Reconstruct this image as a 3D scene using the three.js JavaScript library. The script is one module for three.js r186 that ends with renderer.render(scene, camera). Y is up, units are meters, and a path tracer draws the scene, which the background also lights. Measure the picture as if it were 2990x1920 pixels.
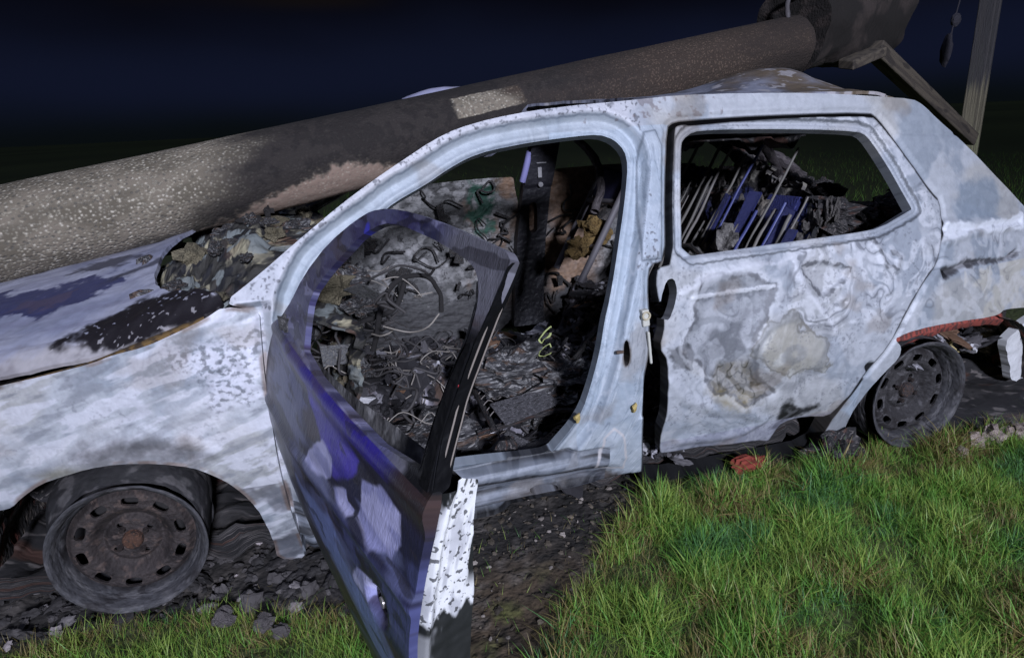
import * as THREE from 'three';
import { mergeGeometries } from 'three/addons/utils/BufferGeometryUtils.js';
import { ImprovedNoise } from 'three/addons/math/ImprovedNoise.js';
import { RoundedBoxGeometry } from 'three/addons/geometries/RoundedBoxGeometry.js';

// ------------------------------------------------------------------ camera, sky, light, exposure
const scene = new THREE.Scene();
const camera = new THREE.PerspectiveCamera(54.29, 1024 / 657, 0.05, 600);
camera.position.set(0.58, 1.158, 1.563);
camera.rotation.order = 'YXZ';
camera.rotation.set(-0.31269, -0.26602, -0.0456);
scene.add(camera);
const renderer = new THREE.WebGLRenderer({ antialias: true });
renderer.toneMapping = THREE.LinearToneMapping;
renderer.toneMappingExposure = 1.06;
renderer.shadowMap.enabled = true;

const N = new ImprovedNoise();
const sstep = (a, b, x) => { const t = Math.min(1, Math.max(0, (x - a) / (b - a))); return t * t * (3 - 2 * t); };
const clamp = (x, a, b) => Math.min(b, Math.max(a, x));
const lerp = (a, b, t) => a + (b - a) * t;
const mix = (c, d, t) => [lerp(c[0], d[0], t), lerp(c[1], d[1], t), lerp(c[2], d[2], t)];
function fbm(x, y, z = 0, oct = 4) { let s = 0, a = 0.5, f = 1; for (let i = 0; i < oct; i++) { s += a * N.noise(x * f + i * 17.3, y * f - i * 9.1, z * f + i * 3.7); a *= 0.5; f *= 2.03; } return s; }
function rng(seed) { let s = seed >>> 0; return () => { s = (s + 0x6D2B79F5) >>> 0; let t = Math.imul(s ^ (s >>> 15), 1 | s); t = (t + Math.imul(t ^ (t >>> 7), 61 | t)) ^ t; return ((t ^ (t >>> 14)) >>> 0) / 4294967296; }; }

// night sky: navy air low down, black above, a few faint brownish cloud streaks
{
  const w = 512, h = 256, a = new Float32Array(w * h * 4);
  for (let j = 0; j < h; j++) for (let i = 0; i < w; i++) {
    const el = ((j + 0.5) / h - 0.5) * Math.PI, az = (i + 0.5) / w * Math.PI * 2, x = Math.cos(az), y = Math.sin(az);
    const n = fbm(x * 2.2, y * 2.2, el * 9, 4), up = sstep(0.07, 0.2, el + n * 0.06);
    let c = mix([0.0024, 0.0036, 0.0044], [0.0047, 0.0066, 0.018], sstep(-0.005, 0.06, el + n * 0.03)); c = mix(c, [0.0016, 0.0016, 0.0028], up);
    const st = sstep(0.12, 0.4, fbm(x * 1.7 + 5, y * 1.7, el * 34, 3)) * sstep(0.08, 0.13, el) * (1 - sstep(0.25, 0.5, el));
    c = mix(c, [0.0062, 0.0046, 0.0038], st);
    a.set([c[0], c[1], c[2], 1], (j * w + i) * 4);
  }
  const sky = new THREE.DataTexture(a, w, h, THREE.RGBAFormat, THREE.FloatType);
  sky.mapping = THREE.EquirectangularReflectionMapping; sky.magFilter = THREE.LinearFilter; sky.needsUpdate = true;
  scene.background = sky; scene.environment = sky;
}
const nightFill = new THREE.DirectionalLight(0xc4d2ff, 0.28);  // added overhead fill for field and cabin, no visible source
nightFill.position.set(-7, 30, 12); nightFill.castShadow = true; nightFill.shadow.radius = 20;
Object.assign(nightFill.shadow.camera, { left: -8, right: 8, top: 8, bottom: -8, far: 80 });
scene.add(nightFill, nightFill.target);

const LAMP = { pos: [1.25, 3.7, 8.2], aim: [1.35, 0.45, -0.6], power: 360, color: 0xe4eaff };

// ------------------------------------------------------------------ scene helpers
const used = {};
function numbered(n) { const k = used[n] = (used[n] ?? -1) + 1; return k ? `${n}_${String(k).padStart(3, '0')}` : n; }
function tag(o, label, category, group, kind) { if (label) o.userData.label = label; if (category) o.userData.category = category; if (group) o.userData.group = group; if (kind) o.userData.kind = kind; return o; }
function thing(name, label, category, p = [0, 0, 0], group) { const o = new THREE.Group(); o.name = numbered(name); o.position.set(...p); scene.add(o); return tag(o, label, category, group); }
function shadow(m) { m.castShadow = m.receiveShadow = true; return m; }
// a mesh given in the place's own metres, hung under a parent
function part(name, geo, mat, parent, kind) {
  const m = shadow(new THREE.Mesh(Array.isArray(geo) ? mergeGeometries(geo.map(g => g.index ? g.toNonIndexed() : g)) : geo, mat)); m.name = name;
  const o = new THREE.Vector3(); for (let p = parent; p && p !== scene; p = p.parent) if (!p.userData.turned) o.add(p.position); else break;
  m.position.copy(o).negate(); parent.add(m); if (kind) m.userData.kind = kind; return m;
}
function top(name, geo, mat, label, category, group, kind) {
  const m = shadow(new THREE.Mesh(Array.isArray(geo) ? mergeGeometries(geo.map(g => g.index ? g.toNonIndexed() : g)) : geo, mat)); m.name = numbered(name);
  m.geometry.computeBoundingBox(); const b = m.geometry.boundingBox, c = [(b.min.x + b.max.x) / 2, b.min.y, (b.min.z + b.max.z) / 2];
  m.geometry.translate(-c[0], -c[1], -c[2]); m.position.set(...c); scene.add(m); return tag(m, label, category, group, kind);
}
const enc = x => { x = clamp(x, 0, 1); return 255 * (x <= 0.0031308 ? x * 12.92 : 1.055 * Math.pow(x, 1 / 2.4) - 0.055); };
function colorTex(w, h, fn, repeat) {
  const a = new Uint8Array(w * h * 4);
  for (let j = 0; j < h; j++) for (let i = 0; i < w; i++) { const c = fn((i + 0.5) / w, (j + 0.5) / h), k = (j * w + i) * 4; a[k] = enc(c[0]); a[k + 1] = enc(c[1]); a[k + 2] = enc(c[2]); a[k + 3] = 255; }
  const t = new THREE.DataTexture(a, w, h); t.colorSpace = THREE.SRGBColorSpace; return fin(t, repeat);
}
function grayTex(w, h, fn, repeat) {
  const a = new Uint8Array(w * h * 4);
  for (let j = 0; j < h; j++) for (let i = 0; i < w; i++) { const c = 255 * clamp(fn((i + 0.5) / w, (j + 0.5) / h), 0, 1), k = (j * w + i) * 4; a[k] = a[k + 1] = a[k + 2] = c; a[k + 3] = 255; }
  return fin(new THREE.DataTexture(a, w, h), repeat);
}
function fin(t, repeat) { t.magFilter = t.minFilter = THREE.LinearFilter; if (repeat) t.wrapS = t.wrapT = THREE.RepeatWrapping; t.needsUpdate = true; return t; }
const std = o => new THREE.MeshStandardMaterial({ side: THREE.DoubleSide, roughness: 0.85, metalness: 0, ...o });
const rgb = (r, g, b) => new THREE.Color().setRGB(r, g, b);

// ------------------------------------------------------------------ sheet-metal panels
function sd(x, y, P) { // signed distance to a closed outline, negative inside
  let d = 1e9, s = 1;
  for (let i = 0, j = P.length - 1; i < P.length; j = i++) {
    const ex = P[j][0] - P[i][0], ey = P[j][1] - P[i][1], wx = x - P[i][0], wy = y - P[i][1];
    const t = clamp((wx * ex + wy * ey) / (ex * ex + ey * ey + 1e-12), 0, 1), bx = wx - ex * t, by = wy - ey * t;
    d = Math.min(d, bx * bx + by * by);
    const c1 = y >= P[i][1], c2 = y < P[j][1], c3 = ex * wy > ey * wx;
    if ((c1 && c2 && c3) || (!c1 && !c2 && !c3)) s = -s;
  }
  return s * Math.sqrt(d);
}
function dl(x, y, P) { // distance to an open line
  let d = 1e9;
  for (let i = 0; i + 1 < P.length; i++) {
    const ex = P[i + 1][0] - P[i][0], ey = P[i + 1][1] - P[i][1], wx = x - P[i][0], wy = y - P[i][1];
    const t = clamp((wx * ex + wy * ey) / (ex * ex + ey * ey + 1e-12), 0, 1), bx = wx - ex * t, by = wy - ey * t;
    d = Math.min(d, bx * bx + by * by);
  }
  return Math.sqrt(d);
}
function smooth(P, n = 1) {
  for (let k = 0; k < n; k++) { const Q = []; for (let i = 0; i < P.length; i++) { const a = P[i], b = P[(i + 1) % P.length]; Q.push([a[0] * 0.78 + b[0] * 0.22, a[1] * 0.78 + b[1] * 0.22], [a[0] * 0.22 + b[0] * 0.78, a[1] * 0.22 + b[1] * 0.78]); } P = Q; }
  return P;
}
// a pressed panel: outline and holes in its own two coordinates, pos() bends it into the place, bump() presses relief into it, its edges are folded back by depth
function panel({ outer, holes = [], cell = 0.008, depth = 0.02, pos, bump, uv, ragged = 0, shrink = 0 }) {
  let x0 = 1e9, y0 = 1e9, x1 = -1e9, y1 = -1e9;
  for (const [x, y] of outer) { x0 = Math.min(x0, x); y0 = Math.min(y0, y); x1 = Math.max(x1, x); y1 = Math.max(y1, y); }
  x0 -= cell * 1.37; y0 -= cell * 1.53;
  const nx = Math.ceil((x1 - x0) / cell) + 2, ny = Math.ceil((y1 - y0) / cell) + 2;
  const F = (x, y) => { let f = sd(x, y, outer) + shrink; for (const h of holes) f = Math.max(f, -sd(x, y, h)); return ragged ? f + ragged * fbm(x * 30, y * 30, 3, 3) : f; };
  const g = new Float32Array(nx * ny);
  for (let j = 0; j < ny; j++) for (let i = 0; i < nx; i++) g[j * nx + i] = F(x0 + i * cell, y0 + j * cell);
  const P = [], D = [], U = [], back = [], idx = [], rim = [], map = new Map();
  const A = new THREE.Vector3(), B = new THREE.Vector3(), C = new THREE.Vector3(), n = new THREE.Vector3();
  const put = (key, x, y, f) => {
    if (map.has(key)) return map.get(key);
    const k = P.length / 3; map.set(key, k);
    pos(x, y, A); pos(x + 1e-3, y, B); pos(x, y + 1e-3, C); n.crossVectors(B.sub(A), C.sub(A)).normalize();
    const d = Math.max(0, -f), h = bump ? bump(x, y, d) : 0;
    P.push(A.x + n.x * h, A.y + n.y * h, A.z + n.z * h); back.push(A.x - n.x * depth, A.y - n.y * depth, A.z - n.z * depth);
    const q = uv ? uv(x, y) : [x, y]; U.push(q[0], q[1]); return k;
  };
  const co = [[0, 0], [1, 0], [1, 1], [0, 1]];
  for (let j = 0; j + 1 < ny; j++) for (let i = 0; i + 1 < nx; i++) {
    const v = co.map(([a, b]) => g[(j + b) * nx + i + a]);
    if (v.every(q => q >= 0)) continue;
    const poly = [], cut = [];
    for (let k = 0; k < 4; k++) {
      const [a, b] = co[k], [c, d] = co[(k + 1) % 4], f0 = v[k], f1 = v[(k + 1) % 4], X = x0 + (i + a) * cell, Y = y0 + (j + b) * cell;
      if (f0 < 0) { poly.push(put((j + b) * nx + i + a, X, Y, f0)); cut.push(0); }
      if ((f0 < 0) !== (f1 < 0)) {
        const t = clamp(f0 / (f0 - f1), 0.02, 0.98), lo = Math.min((j + b) * nx + i + a, (j + d) * nx + i + c);
        poly.push(put(`${lo}${a !== c ? 'h' : 'v'}`, X + (c - a) * cell * t, Y + (d - b) * cell * t, 0)); cut.push(f0 < 0 ? 1 : 2);
      }
    }
    for (let k = 1; k + 1 < poly.length; k++) idx.push(poly[0], poly[k], poly[k + 1]);
    for (let k = 0; k < poly.length; k++) if (cut[k] === 1 && cut[(k + 1) % poly.length] === 2) rim.push([poly[k], poly[(k + 1) % poly.length]]);
  }
  const sheet = new THREE.BufferGeometry();
  sheet.setAttribute('position', new THREE.Float32BufferAttribute(P, 3)); sheet.setAttribute('uv', new THREE.Float32BufferAttribute(U, 2)); sheet.setIndex(idx); sheet.computeVertexNormals();
  const s = sheet.toNonIndexed(), rp = [], ru = [];
  const v3 = (a, k) => [a[k * 3], a[k * 3 + 1], a[k * 3 + 2]];
  for (const [a, b] of rim) { rp.push(...v3(P, a), ...v3(back, a), ...v3(P, b), ...v3(P, b), ...v3(back, a), ...v3(back, b)); for (const k of [a, a, b, b, a, b]) ru.push(U[k * 2], U[k * 2 + 1]); }
  if (depth <= 0 || !rim.length) return s;
  const r = new THREE.BufferGeometry();
  r.setAttribute('position', new THREE.Float32BufferAttribute(rp, 3)); r.setAttribute('uv', new THREE.Float32BufferAttribute(ru, 2)); r.computeVertexNormals();
  return mergeGeometries([s, r]);
}
function tube(pts, r, seg = 24, rad = 7, taper = 1) {
  const c = new THREE.CatmullRomCurve3(pts.map(p => new THREE.Vector3(...p)), false, 'centripetal');
  return new THREE.TubeGeometry(c, seg, r, rad, false);
}
function jitter(geo, amp, f, seed = 0) {
  const p = geo.attributes.position, v = new THREE.Vector3();
  for (let i = 0; i < p.count; i++) { v.fromBufferAttribute(p, i); const a = fbm(v.x * f + seed, v.y * f, v.z * f, 3), b = fbm(v.x * f, v.y * f + seed + 31, v.z * f, 3), c = fbm(v.x * f, v.y * f, v.z * f + seed + 77, 3); p.setXYZ(i, v.x + a * amp, v.y + b * amp, v.z + c * amp); }
  geo.computeVertexNormals(); return geo;
}
function boxAt(w, h, d, x, y, z, rx = 0, ry = 0, rz = 0, r = 0.004) {
  const g = r ? new RoundedBoxGeometry(w, h, d, 2, Math.min(r, w / 2.1, h / 2.1, d / 2.1)) : new THREE.BoxGeometry(w, h, d);
  g.applyMatrix4(new THREE.Matrix4().compose(new THREE.Vector3(x, y, z), new THREE.Quaternion().setFromEuler(new THREE.Euler(rx, ry, rz)), new THREE.Vector3(1, 1, 1))); return g;
}
function lump(x, y, z, sx, sy, sz, seed, amp = 0.5, detail = 3) {
  const g = new THREE.IcosahedronGeometry(1, detail), p = g.attributes.position, v = new THREE.Vector3();
  for (let i = 0; i < p.count; i++) { v.fromBufferAttribute(p, i); const k = 1 + amp * fbm(v.x * 1.6 + seed * 3.1, v.y * 1.6, v.z * 1.6, 4) * 2; p.setXYZ(i, v.x * sx * k, v.y * sy * k, v.z * sz * k); }
  g.computeVertexNormals(); g.translate(x, y, z); return g;
}

// ------------------------------------------------------------------ the shape of the car's near side: how far the skin stands out at (x, y)
function zs(x, y) {
  let b = y < 0.75 ? -0.06 * ((Math.max(y, 0) - 0.42) / 0.33) ** 2 : -0.06 - 0.364 * (y - 0.75);
  if (x < 0.35) b -= 0.12 * ((0.35 - x) / 1.1) ** 2;
  if (x > 2.2) b -= 0.1 * ((x - 2.2) / 0.9) ** 2;
  return b;
}
const L = {
  fender: [[-0.75, 0.545], [-0.45, 0.6], [-0.187, 0.639], [-0.097, 0.651], [0.008, 0.668], [0.05, 0.681], [0.124, 0.692], [0.202, 0.719], [0.261, 0.741], [0.304, 0.764], [0.384, 0.746], [0.381, 0.703], [0.376, 0.601], [0.376, 0.493], [0.374, 0.375], [0.377, 0.254], [0.388, 0.116], [0.398, -0.005], [0.318, 0.01], [0.319, 0.12], [0.31, 0.197], [0.29, 0.261], [0.255, 0.321], [0.221, 0.356], [0.178, 0.389], [0.111, 0.412], [0.024, 0.427], [-0.042, 0.425], [-0.099, 0.413], [-0.147, 0.401], [-0.197, 0.37], [-0.227, 0.344], [-0.256, 0.336], [-0.4, 0.33], [-0.76, 0.33]],
  frame: [[0.305, 0.771], [0.387, 0.823], [0.497, 0.9], [0.611, 0.977], [0.701, 1.031], [0.79, 1.079], [0.863, 1.118], [0.937, 1.147], [1.034, 1.168], [1.159, 1.185], [1.286, 1.194], [1.418, 1.2], [1.617, 1.21], [1.834, 1.209], [2.062, 1.202], [2.304, 1.186], [2.471, 1.172], [2.515, 1.151], [2.564, 1.108], [2.651, 1.043], [2.742, 0.969], [2.838, 0.889], [2.94, 0.805], [3.073, 0.689], [3.112, 0.571], [3.058, 0.42], [2.933, 0.442], [2.82, 0.454], [2.793, 0.438], [2.702, 0.441], [2.589, 0.448], [2.458, 0.451], [2.339, 0.442], [2.305, 0.424], [2.337, 0.395], [2.337, 0.357], [2.287, 0.31], [2.238, 0.253], [2.206, 0.187], [2.197, 0.124], [2.208, 0.052], [2.206, -0.015], [2.127, -0.01], [1.9, -0.01], [1.6, 0.0], [1.434, 0.03], [1.349, 0.012], [1.248, -0.001], [0.982, -0.003], [0.613, -0.003], [0.37, 0.002], [0.36, 0.12], [0.35, 0.251], [0.35, 0.373], [0.35, 0.491], [0.35, 0.6], [0.352, 0.69], [0.36, 0.75]],
  opening: [[0.466, 0.741], [0.522, 0.832], [0.556, 0.86], [0.621, 0.901], [0.704, 0.947], [0.743, 0.975], [0.838, 1.017], [0.9, 1.051], [0.962, 1.078], [1.023, 1.093], [1.147, 1.109], [1.274, 1.118], [1.352, 1.12], [1.396, 1.103], [1.424, 1.072], [1.428, 1.031], [1.408, 0.951], [1.362, 0.81], [1.315, 0.671], [1.293, 0.614], [1.268, 0.512], [1.242, 0.423], [1.217, 0.347], [1.184, 0.29], [1.148, 0.246], [1.118, 0.208], [1.042, 0.209], [0.929, 0.221], [0.838, 0.228], [0.631, 0.234], [0.506, 0.237], [0.464, 0.29], [0.46, 0.444], [0.465, 0.61]],
  rearHole: [[1.56, 1.122], [1.585, 1.136], [1.65, 1.139], [1.9, 1.142], [2.29, 1.136], [2.318, 1.118], [2.37, 1.048], [2.441, 0.951], [2.499, 0.876], [2.527, 0.85], [2.522, 0.774], [2.498, 0.708], [2.477, 0.655], [2.408, 0.598], [2.346, 0.518], [2.286, 0.407], [2.208, 0.317], [2.147, 0.204], [2.118, 0.14], [2.114, 0.006], [1.9, 0.004], [1.44, 0.02], [1.42, 0.15], [1.408, 0.235], [1.402, 0.33], [1.4, 0.42], [1.418, 0.5], [1.425, 0.6], [1.43, 0.7], [1.446, 0.752], [1.495, 0.758], [1.524, 0.943]],
  rearDoor: [[1.572, 1.119], [1.588, 1.13], [1.646, 1.131], [1.747, 1.135], [1.895, 1.135], [2.049, 1.134], [2.287, 1.128], [2.308, 1.112], [2.362, 1.044], [2.433, 0.947], [2.491, 0.87], [2.519, 0.848], [2.514, 0.774], [2.49, 0.71], [2.469, 0.658], [2.401, 0.604], [2.339, 0.522], [2.279, 0.411], [2.201, 0.321], [2.14, 0.208], [2.105, 0.162], [2.01, 0.181], [1.932, 0.17], [1.914, 0.132], [1.906, 0.084], [1.849, 0.105], [1.737, 0.112], [1.618, 0.123], [1.489, 0.133], [1.475, 0.154], [1.463, 0.234], [1.473, 0.291], [1.469, 0.373], [1.466, 0.475], [1.44, 0.517], [1.464, 0.589], [1.447, 0.657], [1.445, 0.706], [1.458, 0.747], [1.507, 0.752], [1.536, 0.943]],
  rearWin: [[1.642, 1.109], [1.603, 1.087], [1.594, 1.058], [1.564, 0.881], [1.547, 0.765], [1.683, 0.768], [1.906, 0.775], [2.142, 0.78], [2.259, 0.787], [2.4, 0.834], [2.342, 0.946], [2.297, 1.021], [2.264, 1.068], [2.233, 1.083], [2.043, 1.098], [1.816, 1.108], [1.707, 1.111]],
  rearGap: [[1.483, 0.706], [1.508, 0.71], [1.514, 0.673], [1.502, 0.633], [1.479, 0.59], [1.456, 0.608], [1.459, 0.656]],
  oval: [[1.593, 0.692], [1.69, 0.695], [1.787, 0.686], [1.851, 0.661], [1.806, 0.585], [1.777, 0.53], [1.75, 0.474], [1.77, 0.431], [1.816, 0.37], [1.855, 0.308], [1.752, 0.297], [1.643, 0.355], [1.599, 0.415], [1.538, 0.503], [1.534, 0.538], [1.569, 0.612]],
  brown: [[1.659, 0.421], [1.736, 0.436], [1.816, 0.37], [1.86, 0.313], [1.81, 0.298], [1.693, 0.313], [1.62, 0.358]],
  cream: [[1.805, 0.527], [1.862, 0.549], [1.914, 0.558], [1.937, 0.51], [2.024, 0.447], [2.055, 0.394], [2.024, 0.365], [1.916, 0.366], [1.832, 0.379], [1.775, 0.44], [1.761, 0.473]],
  yellow: [[1.633, 0.34], [1.701, 0.334], [1.763, 0.301], [1.757, 0.272], [1.673, 0.293]],
  soot: [[1.883, 0.212], [1.917, 0.243], [2.034, 0.221], [1.992, 0.197], [1.937, 0.175], [1.897, 0.16]],
  melt: [[1.471, 0.513], [1.533, 0.504], [1.555, 0.437], [1.497, 0.455]],
  tri: [[1.942, 0.703], [2.018, 0.708], [2.11, 0.68], [2.107, 0.649], [2.063, 0.624], [2.014, 0.602], [1.981, 0.637], [1.945, 0.684]],
  diag: [[1.919, 0.705], [1.941, 0.642], [1.99, 0.578], [2.051, 0.49]],
  hor: [[1.562, 0.648], [1.685, 0.65], [1.839, 0.652]],
  up: [[1.527, 0.663], [1.598, 0.689], [1.669, 0.702], [1.725, 0.712], [1.781, 0.719], [1.858, 0.716], [1.929, 0.732], [1.977, 0.742]],
  swirl: [[2.21, 0.76], [2.236, 0.709], [2.25, 0.673], [2.293, 0.659], [2.31, 0.692], [2.275, 0.715]],
  bulge: [[1.761, 0.473], [1.805, 0.527], [1.862, 0.547], [1.914, 0.553], [1.949, 0.509], [2.031, 0.441]],
  low: [[1.482, 0.407], [1.54, 0.339], [1.652, 0.286], [1.761, 0.254], [1.844, 0.2], [1.781, 0.167], [1.676, 0.163], [1.548, 0.178]],
  qWhite: [[2.496, 0.778], [2.578, 0.774], [2.651, 0.764], [2.766, 0.764], [2.925, 0.767], [2.914, 0.727], [2.759, 0.735], [2.643, 0.732], [2.582, 0.724], [2.524, 0.716]],
  qDark: [[2.484, 0.639], [2.609, 0.65], [2.804, 0.635], [2.87, 0.661], [2.895, 0.642], [2.867, 0.619], [2.685, 0.63], [2.602, 0.626], [2.564, 0.605], [2.502, 0.601]],
  qHole: [[2.49, 0.625], [2.527, 0.628], [2.526, 0.604], [2.494, 0.604]],
  qBlue: [[2.621, 0.912], [2.801, 0.899], [2.844, 0.826], [2.767, 0.767], [2.594, 0.776]],
  fGrey: [[-0.067, 0.453], [-0.047, 0.483], [0.072, 0.481], [0.188, 0.443], [0.231, 0.409], [0.197, 0.385], [0.089, 0.422], [-0.029, 0.419]],
  fRidge: [[0.036, 0.484], [0.126, 0.47], [0.188, 0.446], [0.232, 0.418]],
  fCrease: [[0.039, 0.503], [0.056, 0.521], [0.14, 0.551], [0.312, 0.615]],
  fWhite: [[0.177, 0.668], [0.276, 0.706], [0.372, 0.704], [0.371, 0.602], [0.371, 0.549], [0.254, 0.551], [0.214, 0.603]],
  sillRust: [[1.17, 0.156], [1.269, 0.14], [1.396, 0.071], [1.43, 0.052], [1.333, 0.0], [1.172, -0.01], [1.055, 0.07]],
  sillHole: [[1.047, 0.101], [1.079, 0.111], [1.148, 0.1], [1.137, 0.077], [1.082, 0.077]],
  bTri: [[1.262, 0.142], [1.286, 0.245], [1.31, 0.278], [1.341, 0.249], [1.366, 0.161], [1.358, 0.119]],
  bSlot: [[1.338, 0.549], [1.35, 0.554], [1.356, 0.51], [1.35, 0.479], [1.338, 0.474], [1.334, 0.513]],
  bPanel: [[1.418, 0.765], [1.432, 0.891], [1.455, 1.03], [1.479, 1.111], [1.516, 1.115], [1.53, 1.07], [1.512, 0.943], [1.482, 0.765]],
};
for (const k of ['fender', 'frame', 'opening', 'rearHole', 'rearDoor', 'rearGap', 'qHole', 'sillHole', 'bSlot']) L[k] = smooth(L[k], 1);
{ const q = smooth(L.rearWin, 1), k = L.rearWin[9]; let i = q.findIndex(p => Math.hypot(p[0] - k[0], p[1] - k[1]) < 0.05); q.splice(i + 1, 0, k); L.rearWin = q; }

// burnt paint: bare ash-white steel, scale, stains, speckle, and some shade and highlights put into the colour. (x, y) in metres on the near side
const TX = -0.85, TW = 4.1, TY = -0.06, TH = 1.32;
const ASH = [0.5, 0.52, 0.565], STEEL = [0.31, 0.36, 0.43], CREAM = [0.5, 0.48, 0.45], CHAR_SHADE = [0.022, 0.02, 0.021];
function sideColor(x, y) {
  const n1 = fbm(x * 3.1, y * 3.1, 1, 4), n2 = fbm(x * 9 + 4, y * 9, 2, 4), n3 = fbm(x * 42, y * 42, 5, 3), warp = n2 * 0.05 + n3 * 0.012;
  const at = (P, w = 0.006, wob = 1) => { const d = sd(x, y, P) + warp * wob; return sstep(w, -w, d); };
  let c = mix(ASH, STEEL, sstep(-0.04, 0.1, n1 + n2 * 0.5) * 0.7);
  c = mix(c, CREAM, sstep(0.04, 0.16, fbm(x * 2.3 + 9, y * 3.3, 4, 3)) * 0.6);
  // scale lifting and settling in tide lines: a warped field whose level lines show as pale and dark rims
  const wx = fbm(x * 3.5 + 3, y * 3.5, 31, 3), wy = fbm(x * 3.5, y * 3.5 + 8, 37, 3), tide = fbm(x * 2.3 + wx * 1.7, y * 2.3 + wy * 1.7, 33, 4) * 4.2 + n3 * 0.08, tf = tide - Math.floor(tide), band = tf * (1 - tf) * 4;
  const inFender = x < 0.39 && y < 0.77, inDoor = x > 1.44 && sd(x, y, L.rearDoor) < 0, inQuarter = x > 2.2 && !inDoor;
  let spk = 0.12, swirl = 0.25;
  if (inFender) {
    const s = fbm((x + y * 1.5) * 5, (y - x * 0.35) * 24, 6, 4);
    c = mix(c, [0.66, 0.66, 0.73], sstep(0.0, 0.12, s) * 0.75); c = mix(c, [0.27, 0.285, 0.33], sstep(0.04, 0.2, -s) * 0.55);
    c = mix(c, [0.7, 0.68, 0.7], sstep(-0.12, 0.1, n1 + (0.1 - x) * 0.4) * sstep(0.4, 0.48, y) * sstep(0.62, 0.52, y) * 0.5);
    c = mix(c, [0.17, 0.16, 0.17], at(L.fGrey, 0.03, 1.4) * 0.8);
    const w = at(L.fWhite, 0.03, 2), sp = fbm(x * 55 + y * 30, y * 80 - x * 18, 63, 4); c = mix(c, [0.62, 0.62, 0.7], w * sstep(-0.14, 0.06, sp) * 0.9); c = mix(c, [0.25, 0.26, 0.3], w * sstep(0.06, 0.2, -sp) * 0.8);
    spk = 0.22 + w * 0.3; swirl = 0.1;
    if (y < 0.3 && x > 0) c = mix(c, [0.16, 0.16, 0.19], sstep(-0.06, 0.12, n2 + (0.22 - y) * 0.6) * 0.65);
    c = mix(c, [0.26, 0.15, 0.09], sstep(0.012, 0.004, Math.abs(sd(x, y, L.fender))) * sstep(0.0, 0.15, n2 + 0.05) * 0.6);
    c = mix(c, [0.2, 0.17, 0.05], sstep(0.03, 0.0, Math.abs(x + 0.1) * 0.3 + Math.abs(y - 0.42)) * 0.5);
  }
  if (inDoor) {
    c = mix(c, [0.46, 0.48, 0.54], 0.35); swirl = y > 0.5 && x > 1.88 ? 0.6 : 0.22;
    const ov = at(L.oval, 0.01);
    c = mix(c, mix([0.36, 0.375, 0.41], [0.22, 0.23, 0.26], sstep(-0.06, 0.14, n2 + n3 * 0.4 + (0.5 - y) * 0.2)), ov * 0.9);
    if (ov > 0.2) swirl = 0.3;
    c = mix(c, mix([0.12, 0.1, 0.06], [0.3, 0.27, 0.22], sstep(0.03, 0.1, Math.abs(fbm(x * 26, y * 26, 67, 2)))), at(L.brown, 0.02, 1.6) * 0.85);
    const cr = at(L.cream, 0.016, 1.4); c = mix(c, mix([0.58, 0.57, 0.53], [0.46, 0.43, 0.36], sstep(-0.1, 0.12, n1 + n2)), cr * 0.75); if (cr > 0.3) swirl = 0.1;
    c = mix(c, [0.42, 0.34, 0.17], at(L.yellow, 0.02) * 0.75);
    c = mix(c, [0.14, 0.145, 0.16], at(L.melt, 0.008, 1.4) * 0.9);
    c = mix(c, CHAR_SHADE, at(L.soot, 0.012, 1.2) * 0.95);
    c = mix(c, [0.16, 0.16, 0.18], sstep(0.01, 0.003, Math.abs(sd(x, y, L.oval) + warp)) * 0.6);
    c = mix(c, [0.7, 0.71, 0.75], sstep(0.014, 0.002, Math.abs(sd(x, y, L.oval) + warp - 0.016)) * 0.4);
    c = mix(c, [0.72, 0.73, 0.77], sstep(0.009, 0.003, dl(x, y, L.hor) + n3 * 0.01) * 0.7);  // ridge highlights painted pale here and along the next two lines' strokes
    for (const P of [L.diag, L.up]) c = mix(c, [0.68, 0.69, 0.75], sstep(0.02, 0.004, dl(x, y, P) + n3 * 0.03 + n2 * 0.02) * 0.6); c = mix(c, [0.2, 0.18, 0.14], sstep(0.007, 0.001, Math.abs(sd(x, y, L.cream) + warp * 1.4)) * 0.5); const rr = Math.hypot((x - 1.9) * 0.9, y - 0.44) + n2 * 0.04; c = mix(c, [0.27, 0.28, 0.3], sstep(0.2, 1, Math.sin(rr * 70)) * sstep(0.26, 0.1, rr) * 0.5);
    c = mix(c, [0.17, 0.175, 0.2], sstep(0.008, 0.002, Math.abs(sd(x, y, L.tri) + n3 * 0.02)) * 0.75);  // recess and swirl shading painted as dark lines to strengthen the relief
    c = mix(c, [0.17, 0.175, 0.2], sstep(0.009, 0.003, dl(x, y, L.swirl) + n3 * 0.015) * 0.7);
    if (y < 0.19) c = mix(c, [0.33, 0.33, 0.43], 0.6);
    c = mix(c, [0.03, 0.03, 0.035], sstep(0.009, 0.004, -sd(x, y, L.rearDoor)) * 0.85);  // shade of the door gap painted along the door edge
    const dwin = sd(x, y, L.rearWin); if (y > 0.7) c = mix(c, [0.13, 0.145, 0.17], sstep(0.005, 0.001, Math.abs(dwin - 0.026 + n3 * 0.008)) * 0.75); if (dwin < 0.03) swirl = 0.1;
    spk = 0.35;
  }
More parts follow.
